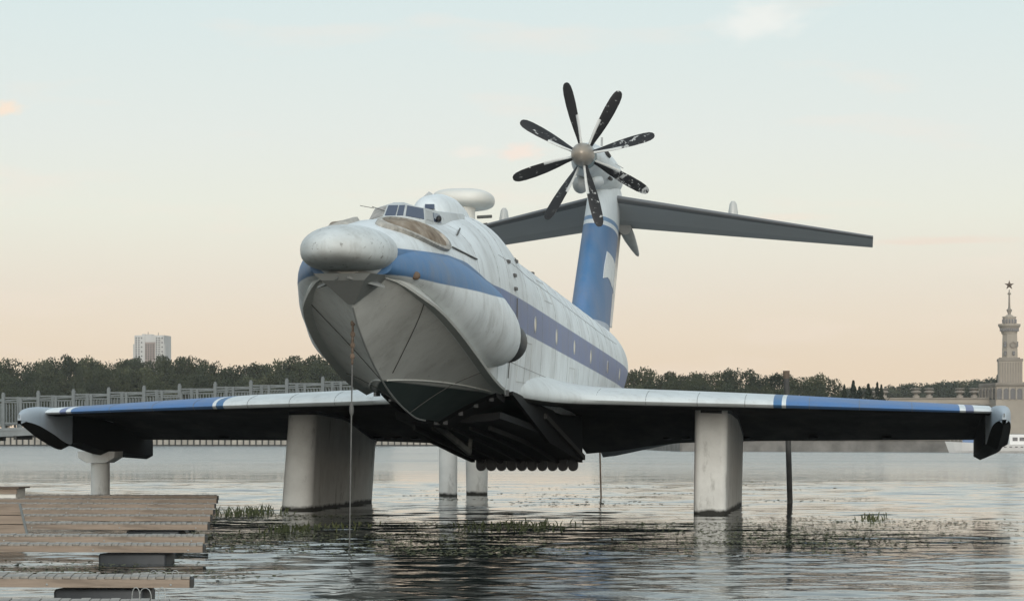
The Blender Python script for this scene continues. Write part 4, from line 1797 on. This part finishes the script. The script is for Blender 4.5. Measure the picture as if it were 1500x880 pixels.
# timber stair blocks at the left edge of the picture
tw = P(28, 737.5, 57.0)
t = thing('timber_wall', 'brown timber plank wall with slanting steel edge at the left picture edge', 'timber wall', (tw.x, tw.y, 0))
for y0, y1, xa_, xb_ in ((737.5, 753.5, 28, 31.5), (754.5, 767, 32, 35), (768, 785, 35.5, 39.5)):
    q = [P(-60, y0, 57.0), P(xa_, y0, 57.0), P(xb_, y1, 57.0), P(-60, y1, 57.0)]
    m = MB()
    m.add(q + [p + Vector((-.10, .45, 0)) for p in q], [(0, 1, 2, 3), (7, 6, 5, 4), (0, 4, 5, 1), (1, 5, 6, 2), (2, 6, 7, 3), (3, 7, 4, 0)])
    m.build('board', M_wood, t, smooth=False)
m = MB()
m.bar(P(28.8, 737.5, 57.0), P(40.5, 785, 57.0), .03, .05)
m.build('edge_plate', M_rail, t, smooth=False)
m = MB()
q = [P(-60, 752, 57.3), P(27, 752, 57.3), P(34, 800, 57.3), P(-60, 800, 57.3)]
m.add(q + [p + Vector((-.05, .2, 0)) for p in q], [(0, 1, 2, 3), (7, 6, 5, 4), (0, 4, 5, 1), (1, 5, 6, 2), (2, 6, 7, 3), (3, 7, 4, 0)])
m.build('backing', M_girder, t, smooth=False)
e = P(23, 713, 84)
e2 = P(20, 724, 84)
t = thing('bench_box', 'pale low box with a thin dark lid at the left edge behind the jetties', 'box', (e.x - 1, e.y, 0))
m = MB()
m.box((e.x - 1.6, e.y + .5, (e.z - .05 + .3) / 2), (3.2, 1.0, e.z - .05 - .3))
m.build('box_side', M_ivory, t, smooth=False)
m = MB()
m.box((e.x - 1.5, e.y + .45, e.z - .02), (3.3, 1.2, .045))
m.build('lid', M_rust, t, smooth=False)
m = MB()
m.box((e.x - 1.55, e.y - .03, e.z - .14), (3.2, .05, .16))
m.build('board', M_wood, t, smooth=False)

# ------------------------------------------------------------------ water plants
def leaf_cloud(n, fn, size, seed, flat=True):
    r = np.random.default_rng(seed)
    vs, fs, tone = [], [], []
    for i in range(n):
        x, y, z = fn(r)
        s = size * r.uniform(.5, 1.4)
        a = r.uniform(0, 2 * PI)
        t = r.uniform(0, 1)
        b = len(vs)
        k = 5
        for j in range(k):
            th = a + 2 * PI * j / k
            vs.append((x + s * math.cos(th) * r.uniform(.7, 1.1), y + s * math.sin(th) * r.uniform(.7, 1.1), z + r.uniform(-.004, .02)))
            tone.append(t)
        fs.append(tuple(range(b, b + k)))
    m = MB()
    m.add(vs, fs, attrs={'tone': tone})
    return m


def raw(m, name, mat):
    me = bpy.data.meshes.new(name)
    me.from_pydata(m.v, [], m.f)
    me.materials.append(mat)
    at = me.attributes.new('tone', 'FLOAT', 'POINT')
    at.data.foreach_set('value', np.array(m.a['tone'], dtype=np.float32))
    return link(name, me)


def wpt(px, py):
    Y = CAMH * FPX / (py - HORY)
    for _ in range(3):
        q = P(px, py, Y)
        Zc = Y * math.cos(PSI) - q.x * math.sin(PSI)
        Y *= CAMH * FPX / (py - HORY) / Zc
    return P(px, py, Y)


def band(px0, px1, py0, py1, cl):
    cs = []
    rr = np.random.default_rng(int(px0 + py1))
    for i in range(cl):
        cs.append(wpt(rr.uniform(px0, px1), rr.uniform(py0, py1)))

    def f(r):
        c = cs[r.integers(len(cs))]
        d = r.normal(0, 1, 2)
        return c.x + d[0] * .9, c.y + d[1] * .75, .012
    return f


mw = leaf_cloud(3600, band(540, 1250, 765, 812, 70), .050, 3)
m2 = leaf_cloud(2300, band(300, 560, 752, 812, 34), .050, 4)
m3 = leaf_cloud(1200, band(1050, 1500, 757, 800, 40), .050, 5)
m4 = leaf_cloud(900, band(600, 1250, 700, 745, 30), .075, 6)
m5 = leaf_cloud(500, band(0, 300, 820, 850, 16), .045, 8)
for q in (m2, m3, m4, m5):
    mw.add(q.v, q.f, attrs=q.a)
tag(raw(mw, 'floating_pondweed', M_weed), 'mats of green pondweed floating around the pylons', 'water plants', kind='stuff')


def sprig(px, py, n, h, spread, label):
    c = wpt(px, py)
    r = np.random.default_rng(int(px))
    m = MB()
    tone = []
    for i in range(n):
        bx_, by_ = c.x + r.normal(0, spread) + .35 * spread * math.sin(i * 1.7), c.y + r.normal(0, 1.6)
        hh = h * r.uniform(.4, 1.1)
        an = r.uniform(0, 2 * PI)
        ln = hh * r.uniform(.1, 1.1)
        w_ = .014
        tp_ = Vector((bx_ + ln * math.cos(an), by_ + ln * math.sin(an), hh))
        md = Vector((bx_ + .35 * ln * math.cos(an), by_ + .35 * ln * math.sin(an), hh * .6))
        s = Vector((w_, 0, 0))
        t = r.uniform(0, 1)
        b = m.add([Vector((bx_, by_, -.03)) - s, Vector((bx_, by_, -.03)) + s, md + s * 1.2, md - s * 1.2, tp_], [(0, 1, 2, 3), (3, 2, 4)], attrs={'tone': [t] * 5})
    o = raw(m, 'water_plant', M_reed)
    tag(o, label, 'water plant', 'leafy plants standing out of the water', kind='stuff')


sprig(368, 753, 110, .30, .42, 'tall leafy water plant between the jetty ends and the left pylon')
sprig(425, 778, 60, .22, .35, 'small leafy water plant in front of the left pylon')
sprig(762, 772, 110, .20, .70, 'wide low water plant among pondweed below the ski teeth')
sprig(480, 772, 60, .13, .60, 'sparse dark water plant right beside the hanging cable')
sprig(1278, 760, 40, .16, .18, 'small round green plant floating in open water far right')

# ------------------------------------------------------------------ trees on the far bank
def crown_mesh(name, seed, conifer=False):
    r = np.random.default_rng(seed)
    vs, fs, tone = [], [], []

    def card(c, s, t):
        n = r.normal(0, 1, 3)
        n /= np.linalg.norm(n)
        u = np.cross(n, r.normal(0, 1, 3))
        u /= np.linalg.norm(u)
        v = np.cross(n, u)
        b = len(vs)
        for a, q in ((-1, -.5), (.3, -1), (1, .4), (-.2, 1)):
            vs.append(tuple(c + u * a * s + v * q * s))
            tone.append(min(1, max(0, t + r.normal(0, .07))))
        fs.append((b, b + 1, b + 2, b + 3))
    if conifer:
        for i in range(1500):
            h = r.uniform(0, 1) ** 1.3
            z = .10 + .90 * h
            rad = .20 * (1 - h) * (1 + .35 * math.sin(h * 38 + r.uniform(-.4, .4))) + .008
            a = r.uniform(0, 2 * PI)
            q = math.sqrt(r.uniform(.15, 1))
            card(np.array([rad * q * math.cos(a), rad * q * math.sin(a), z - .03 * q]), .016, r.uniform(.1, .8))
    else:
        lobes = []
        for i in range(26):
            a = r.uniform(0, 2 * PI)
            h = r.uniform(.30, .93)
            rad = .36 * math.sqrt(max(.05, 1 - ((h - .58) / .45) ** 2)) * r.uniform(.35, 1.0)
            lobes.append((np.array([rad * math.cos(a), rad * math.sin(a), h]), r.uniform(.09, .17), r.uniform(.15, .75)))
        for c, s, t in lobes:
            for k in range(130):
                d = r.normal(0, 1, 3)
                d /= np.linalg.norm(d)
                rr = s * r.uniform(.55, 1.05)
                d[2] *= .8
                card(c + d * rr, r.uniform(.009, .017), t)
    me = bpy.data.meshes.new(name)
    me.from_pydata(vs, [], fs)
    at = me.attributes.new('tone', 'FLOAT', 'POINT')
    at.data.foreach_set('value', np.array(tone, dtype=np.float32))
    return me


CROWN = [crown_mesh('crown', 20 + i) for i in range(7)]
for i, c in enumerate(CROWN):
    c.materials.append(M_leafp if i == 6 else M_leaf)
CONE = [crown_mesh('crown', 50 + i, True) for i in range(2)]
for c in CONE:
    c.materials.append(M_needle)
m = MB()
m.tube([(0, 0, -.03), (.01, 0, .3), (-.01, .01, .62), (.01, 0, .8)], [.024, .018, .010, .004], 7)
for a in range(5):
    th = a * 1.3
    m.tube([(0, 0, .28 + .07 * a), (.14 * math.cos(th), .14 * math.sin(th), .45 + .07 * a), (.22 * math.cos(th), .22 * math.sin(th), .56 + .07 * a)], [.010, .006, .002], 5)
TRUNK = bpy.data.meshes.new('trunk')
TRUNK.from_pydata(m.v, [], m.f)
TRUNK.materials.append(M_bark)


def bank_z(y):
    return 2.0


def tree(px, pytop, Y, ri, label, grp, wide=1.0, conifer=False):
    top_ = P(px, pytop, Y)
    zb = 1.6
    h = top_.z - zb
    t = thing('conifer_tree' if conifer else 'broadleaf_tree', label, 'tree', (top_.x, Y, zb), grp)
    t.rotation_euler = (0, 0, random.uniform(0, 2 * PI))
    t.scale = (h * wide, h * wide, h)
    c = bpy.data.objects.new('crown', (CONE if conifer else CROWN)[ri])
    COL.objects.link(c)
    c.parent = t
    k = bpy.data.objects.new('trunk', TRUNK)
    COL.objects.link(k)
    k.parent = t


lp = np.array([(-60, 527), (0, 529), (28, 531), (59, 527), (83, 523), (118, 519), (149, 518), (173, 525), (208, 521), (236, 520), (257, 526), (291, 520), (312, 528), (333, 537), (342, 538), (353, 529), (388, 528), (416, 523), (457, 520), (485, 521), (540, 524), (640, 530)])
rp = np.array([(880, 545), (916, 540), (969, 541), (1006, 540), (1026, 542), (1056, 542), (1086, 539), (1112, 545), (1130, 547), (1173, 549), (1194, 548), (1212, 553), (1229, 564), (1238, 566), (1300, 567), (1320, 561), (1367, 560.5), (1406, 558), (1432, 554), (1453, 555), (1520, 556)])
DL = 'dense dark broadleaf tree in the wooded left bank behind the footbridge'
DR = 'dense dark broadleaf tree in the wooded right bank above the wing'
PL = 'paler broadleaf tree in the wooded left bank behind the footbridge'
PR = 'paler broadleaf tree in the wooded right bank above the wing'
for side, prof_, x0_, x1_, lab, pal, grp in ((0, lp, -50, 560, DL, PL, 'trees along the left far bank'), (1, rp, 890, 1500, DR, PR, 'trees along the right far bank')):
    base = 760 if side == 0 else 700
    for row, (dy_, dpy, stp) in enumerate(((70, 0, 13), (35, 15, 16), (0, 36, 18))):
        x = x0_ + row * 7
        while x < x1_:
            xx = x + random.uniform(-5, 5)
            py = float(np.interp(xx, prof_[:, 0], prof_[:, 1])) + dpy + (random.uniform(-2.5, 5) + (6 if random.random() < .18 else 0)) * (1 + row * .9)
            if side == 1 and xx > 1240:
                x -= stp * .45
                if row == 2:
                    x += stp
                    continue
                if row == 0:
                    py = float(np.interp(xx, prof_[:, 0], prof_[:, 1])) + random.uniform(-1, 3)
            pale = random.random() < .15
            yy = base + dy_ + random.uniform(-12, 12) + (620 if side == 1 and xx > 1240 else 0)
            if side == 0:
                where = ('behind the left end of the footbridge' if xx < 110 else 'just left of the pale high-rise' if xx < 190 else 'in front of the pale high-rise' if xx < 250
                         else 'just right of the pale high-rise' if xx < 330 else 'right of the dip in the wood' if xx < 430 else 'beside the bow')
            else:
                where = ('just right of the fuselage end' if xx < 1000 else 'above the right concrete pylon' if xx < 1110 else 'beside the rusty-capped pole' if xx < 1190
                         else 'left of the pointed conifers' if xx < 1262 else 'behind the terrace urns')
            lay = ('on the skyline', 'in the middle layer', 'low at the waterside')[row]
            tree(xx, py, yy, 6 if pale else random.randrange(6), ('paler' if pale else 'dark') + ' broadleaf tree ' + lay + ' ' + where, grp, random.uniform(.52, .85) * (1.25 if side == 1 and xx > 1240 else 1.0))
            x += stp * random.uniform(.8, 1.2)
for px, py, lab, wd in ((1250, 556, 'tallest pointed conifer, left of the pair near the terminal roof line', 1.15), (1259, 565, 'short conifer just right of the tallest pointed conifer', 1.2),
                        (1272, 561, 'broad middle conifer above the blue part of the right wing', 1.3), (1285, 558.5, 'slim twin-topped conifer left of the terminal urns', .9), (1291, 562, 'slim conifer nearest the terminal urns', .9), (1237, 563, 'small conifer at the end of the broadleaf wood', 1.0),
                        (1461, 548, 'small conifer poking up beside the terminal tower', .8)):
    tree(px, py, 640 if px < 1400 else 1045, random.randrange(2), lab, 'conifers by the terminal', wd, True)

# ------------------------------------------------------------------ high-rise beyond the wood
D = 2000
t0 = P(219, 540, D)
hb = thing('apartment_tower', 'pale high-rise apartment block rising above the wood on the left', 'building', (t0.x, D, 0))


def tb(m, pxa, pxb, pya, pyb, y0, dep):
    a, b_ = P(pxa, pya, y0), P(pxb, pyb, y0)
    m.box(((a.x + b_.x) / 2, y0 + dep / 2, (a.z + b_.z) / 2), (abs(b_.x - a.x), dep, abs(a.z - b_.z)))


m = MB()
tb(m, 197, 240, 491, 640, D, 22)
tb(m, 195, 200, 504, 640, D + 2, 18)
tb(m, 236, 242, 504, 640, D + 2, 18)
m.build('wall', M_tower, hb, smooth=False)
m = MB()
tb(m, 198, 212, 492.5, 640, D - 1.2, 4)
tb(m, 228, 235, 494, 640, D - 1.2, 4)
m.build('stair_bay', M_tower, hb, smooth=False)
m = MB()
tb(m, 212, 227, 501, 640, D - .6, 3)
m.build('brick_bay', M_towerb, hb, smooth=False)
m = MB()
tb(m, 213, 222, 489.5, 492, D + 6, 8)
tb(m, 236.5, 241, 492, 506, D + 3, 6)
tb(m, 208, 212, 489, 492, D + 3, 4)
m.build('roof_plant', M_tower, hb, smooth=False)
m = MB()
m.tube([P(217, 490, D + 5), P(217, 486, D + 5)], .2, 5)
m.tube([P(232, 491, D + 5), P(232, 487, D + 5)], .2, 5)
m.build('aerial', M_quaydark, hb)
for r_ in range(10):
    for c_ in (199.5, 203.5, 207.5, 214, 217.5, 221, 224.5, 229.5, 233, 237.5):
        if c_ in (207.5, 237.5) and r_ % 2:
            continue
        yq = 495 + r_ * 3.3
        if 212 < c_ < 227 and yq < 502:
            continue
        p = P(c_, yq, D - (1.25 if (c_ < 212 or 228 < c_ < 235) else (.65 if c_ < 228 else .05)))
        shared('hwin', lambda m: m.box((0, 0, 0), (1.0, .1, 1.0)), p, hb, 'window', M_window)

# ------------------------------------------------------------------ river terminal with spire on the right
D = 1000
SX = P(1480.5, 600, D).x
tm = thing('river_terminal', 'stone river terminal with a tiered tower and star-topped spire at the right edge', 'building', (SX, D, 0))


def sz(py, y=D):
    return P(1480, py, y).z


k1 = (P(1481, 600, D).x - P(1480, 600, D).x)          # metres per photo pixel here


def oct_(m, cx, cy, r0, z0, r1, z1, n=24, mi=0):
    m.loft([[(cx + r * math.cos(2 * PI * (k + .5) / n), cy + r * math.sin(2 * PI * (k + .5) / n), z) for k in range(n)] for r, z in ((r0, z0), (r1, z1))], mi)


# long terrace with arches
m = MB()
xa, xbr = P(1240, 600, D).x, P(1600, 600, D).x
m.box(((xa + xbr) / 2, D + 10, (sz(600) + 0) / 2), (xbr - xa, 20, sz(600)))
m.build('terrace_wall', M_stone, tm, smooth=False)
m = MB()
m.box(((xa + xbr) / 2, D + 10, (sz(583) + sz(590)) / 2), (xbr - xa + 2, 22, sz(583) - sz(590)))
m.build('terrace_parapet', M_stone, tm, smooth=False)
m = MB()
m.box(((xa + xbr) / 2, D + 10, (sz(592.5) + sz(590)) / 2), (xbr - xa + 3, 24, .8))
m.box(((xa + xbr) / 2, D + 10, sz(583)), (xbr - xa + 3, 23, .5))
m.build('terrace_cornice', M_stoned, tm, smooth=False)


def arch_mesh(w_, h_):
    def f(m):
        n = 10
        front_ = [(-w_ / 2, 0, 0), (w_ / 2, 0, 0)] + [(w_ / 2 * math.cos(PI * k / n), 0, h_ - w_ / 2 + w_ / 2 * math.sin(PI * k / n)) for k in range(n + 1)]
        m.add([(x, y - .15, z) for x, y, z in front_] + [(x, y + .1, z) for x, y, z in front_], [tuple(range(len(front_)))] + [(i, (i + 1) % len(front_), len(front_) + (i + 1) % len(front_), len(front_) + i) for i in range(len(front_))])
    return f


for k in range(22):
    px = 1300 + k * 12.2
    p = P(px, 640, D - .02)
    p.z = 3.0
    shared('tarch', arch_mesh(k1 * 8.5, sz(594) - 3.0), p, tm, 'arch', M_window)
# band between the terrace parapet and the arches
m = MB()
m.box(((xa + xbr) / 2, D + 9.7, (sz(600) + sz(592)) / 2), (xbr - xa, 20, sz(592) - sz(600) + .2))
m.build('terrace_frieze', M_stone, tm, smooth=False)
# urns on the parapet
um = MB()
for px, sc_ in ((1342, 1), (1361, 1), (1406, 1), (1427, 1), (1284, .9), (1294, .9)):
    p = P(px, 583, D + 1)
    def urn(m):
        rr = []
        for z, r in ((0, 1.3), (1.4, 1.3), (1.5, .7), (2.0, .6), (2.4, 1.3), (3.0, 2.0), (3.6, 1.6), (3.8, .8), (4.2, 1.2), (4.6, 1.9), (4.9, 1.7), (5.0, .2)):
            rr.append([(r * math.cos(2 * PI * k / 10), r * math.sin(2 * PI * k / 10), z * .75) for k in range(10)])
        m.loft(rr)
    shared('urn', urn, p, tm, 'urn', M_stoned)
# pavilion with an arcade
xa2 = P(1438, 600, D - 8).x
cxp = SX + 2 * k1
m = MB()
hp0, hp1 = sz(590), sz(566)
hwp = cxp - xa2
ringp = [(cxp - hwp, D + 10), (cxp - hwp * .55, D - 8), (cxp + hwp * .95, D - 8), (cxp + hwp * 1.3, D + 10), (cxp + hwp * .95, D + 26), (cxp - hwp * .55, D + 26)]
m.loft([[(x, y, z) for x, y in ringp] for z in (0, hp1)])
m.build('pavilion_wall', M_stone, tm, smooth=False)
m = MB()
m.loft([[(cxp + (x - cxp) * g, D + 9 + (y - D - 9) * g, z) for x, y in ringp] for z, g in ((hp1, 1.03), (hp1 + .7, 1.05), (hp1 + .7, 1.02), (sz(561), 1.02))])
m.build('pavilion_parapet', M_stoned, tm, smooth=False)
for (q0, q1, n) in ((ringp[0], ringp[1], 5), (ringp[1], ringp[2], 7)):
    q0, q1 = Vector((*q0, 0)), Vector((*q1, 0))
    dd = (q1 - q0)
    wd = dd.length / n
    ang = math.atan2(dd.y, dd.x)
    for k in range(n):
        p = q0 + dd * ((k + .5) / n)
        p.z = sz(585)
        o = shared('parch%d' % n, arch_mesh(wd * .74, sz(569) - sz(585)), p, tm, 'arch', M_window)
        o.rotation_euler = (0, 0, ang)
    for k in range(n + 1):
        p = q0 + dd * (k / n)
        p.z = sz(585)
        shared('pcol', lambda m: m.box((0, -.35, 2.2), (.55, .55, 4.4)), p, tm, 'column', M_stone)
# tower tiers
m = MB()
hw = 17.5 * k1
m.box((cxp - 1.0 * k1, D + 9, (sz(527) + sz(566)) / 2), (hw * 2, hw * 2, sz(527) - sz(566)))
m.build('tower_base', M_stone, tm, smooth=False)
for k in range(9):
    xk = cxp - 1.0 * k1 - hw + hw * 2 * (k + .5) / 9
    shared('pil', lambda m: m.box((0, 0, 0), (.45, .3, sz(530) - sz(562))), (xk, D + 9 - hw - .1, (sz(530) + sz(562)) / 2), tm, 'pilaster', M_stoned)
m = MB()
m.box((cxp - 1.0 * k1, D + 9, sz(526.3)), (hw * 2.12, hw * 2.12, .9))
m.box((SX, D + 9, sz(524.5)), (15 * k1 * 2, 15 * k1 * 2, .9))
m.build('base_cornice', M_stoned, tm, smooth=False)
m = MB()
oct_(m, SX + .2, D + 9, 12.4 * k1, sz(526), 11.4 * k1, sz(487), 8)
m.build('tower_shaft', M_stone, tm, smooth=False)
for (px, py, w_, h_) in ((1472.5, 504, 3.4, 8), (1472.5, 517, 3.2, 6), (1485, 517, 3.4, 6), (1490.8, 504, 1.4, 8)):
    p = P(px, py, D + 9 - 11.9 * k1)
    m = MB()
    m.box(p, (w_ * k1, .8, h_ * k1))
    m.build('tower_window', M_window, tm, smooth=False)
m = MB()
p = P(1484, 504.5, D + 9 - 11.6 * k1)
m.loft([[(p.x + r * math.cos(a), p.y + dy_, p.z + r * math.sin(a)) for a in np.linspace(0, 2 * PI, 21)[:-1]] for r, dy_ in ((4.4 * k1, .6), (4.4 * k1, -.5), (3.5 * k1, -.5), (3.5 * k1, -.2))])
m.build('clock_face', M_stoned, tm)
m = MB()
m.loft([[(SX + r * math.cos(2 * PI * k / 16), D + 9 + r * math.sin(2 * PI * k / 16), z) for k in range(16)] for r, z in ((11.4 * k1, sz(488)), (12.5 * k1, sz(483)), (15.6 * k1, sz(477)), (16.6 * k1, sz(476)), (16.6 * k1, sz(473)), (15 * k1, sz(473)))])
m.build('balcony', M_stone, tm, sharp=20)
for k in range(14):
    a = PI + PI * (k + .5) / 14
    shared('brk', lambda m: m.box((0, 0, 0), (.55, .5, 1.5)), (SX + 13.2 * k1 * math.cos(a), D + 9 + 13.2 * k1 * math.sin(a), sz(481)), tm, 'balcony_opening', M_window)
m = MB()
oct_(m, SX, D + 9, 9.8 * k1, sz(474), 9.8 * k1, sz(464), 12)
oct_(m, SX, D + 9, 10.6 * k1, sz(464), 10.6 * k1, sz(462), 12)
oct_(m, SX, D + 9, 7 * k1, sz(462), 4 * k1, sz(459.5), 12)
m.build('lantern', M_stone, tm, smooth=False)
for k in range(7):
    a = PI + PI * (k + .5) / 7
    shared('lwin', lambda m: m.box((0, 0, 0), (.7, .5, 1.5)), (SX + 9.7 * k1 * math.cos(a), D + 9 + 9.7 * k1 * math.sin(a), sz(469)), tm, 'lantern_window', M_window)
m = MB()
m.loft([[(SX + r * k1 * math.cos(2 * PI * k / 12), D + 9 + r * k1 * math.sin(2 * PI * k / 12), sz(py)) for k in range(12)] for py, r in ((460, 2.6), (457, 2.2), (454, 3.8), (452, 4.2), (450, 1.8), (446, 1.5), (430, 1.2), (429, 2.6), (428, 2.6), (426, 1.0), (422, .6))])
sp = m.build('spire', M_stoned, tm)
m = MB()
pts = []
for k in range(10):
    a = PI / 2 + 2 * PI * k / 10
    r = (7.6 if k % 2 == 0 else 2.9) * k1
    pts.append((SX + r * math.cos(a), D + 9, sz(415.5) + r * math.sin(a)))
m.add(pts + [(SX, D + 9 - .7, sz(415.5)), (SX, D + 9 + .7, sz(415.5))], [(i, (i + 1) % 10, 10) for i in range(10)] + [((i + 1) % 10, i, 11) for i in range(10)])
m.build('star', M_rust, sp, smooth=False)

# ------------------------------------------------------------------ white ship moored at the right
D = 415
s0, s1 = P(1385, 655, D), P(1640, 655, D)
bz = (HORY, )
sh = thing('river_ship', 'white river passenger ship with bow to the left, moored behind the right wing tip', 'ship', (s0.x, D, 0))
L = s1.x - s0.x
m = MB()
rr = []
for k in np.linspace(0, 1, 22):
    x = s0.x + L * k
    hw_ = 3.2 * (1 - (1 - min(1, k / .28)) ** 2.2) + .05
    shr = 1.75 - .45 * min(1, k / .35)
    zt_ = max(shr, 1.2)
    xo = (1 - min(1, k / .12)) * 1.0
    rr.append([(x + xo * .9, D + 3.2 - hw_ * .55, -.6), (x + xo * .6, D + 3.2 - hw_ * .85, .3), (x, D + 3.2 - hw_, zt_), (x, D + 3.2 + hw_, zt_), (x + xo * .6, D + 3.2 + hw_ * .85, .3), (x + xo * .9, D + 3.2 + hw_ * .55, -.6)])
m.loft(rr)
m.build('hull', M_shipw, sh, smooth=False)
m = MB()
m.box((s0.x + 4.2, D + 2.3, 1.75), (3.0, 2.2, .5))
m.build('wheel_guard', M_shipb, sh, smooth=False)
m = MB()
m.box((s0.x + L * .5 + 5.0, D + 3.2, 2.0), (L - 9.5, 4.8, 1.7))
m.build('main_saloon', M_shipw, sh, smooth=False)
m = MB()
m.box((s0.x + L * .5 + 8, D + 3.2, 3.1), (L - 15, 4.0, .7))
m.build('upper_deck', M_shipw, sh, smooth=False)
for k in range(20):
    shared('swin', lambda m: m.box((0, 0, 0), (.42, .08, .34)), (s0.x + 4.8 + k * .85, D + .15 if k > 2 else D + .5, 1.0), sh, 'porthole', M_window)
for k in range(18):
    shared('swin2', lambda m: m.box((0, 0, 0), (.75, .08, .55)), (s0.x + 10.6 + k * 1.05, D + .78, 2.1), sh, 'window', M_window)
m = MB()
for k in range(12):
    m.box((s0.x + .8 + k * .6, D + 2.2, 2.05), (.04, .04, .6))
m.bar((s0.x + .8, D + 2.2, 2.35), (s0.x + 7.5, D + 2.2, 2.1), .05)
m.build('bow_railing', M_shipw, sh, smooth=False)

# ------------------------------------------------------------------ evening haze over the river
hz = MB()
hz.box((0, 1300, 46), (5200, 3000, 100))
hm = bpy.data.materials.new('haze')
hm.use_nodes = True
ht = hm.node_tree
for n in list(ht.nodes):
    ht.nodes.remove(n)
ho = ht.nodes.new('ShaderNodeOutputMaterial')
hp = ht.nodes.new('ShaderNodeVolumePrincipled')
hp.inputs['Color'].default_value = (.95, .94, .92, 1)
hp.inputs['Density'].default_value = HAZE
hp.inputs['Anisotropy'].default_value = .2
ht.links.new(hp.outputs[0], ho.inputs['Volume'])
if HAZE > 0:
    tag(hz.build('haze', hm, smooth=False), 'thin evening haze over the river', kind='stuff')
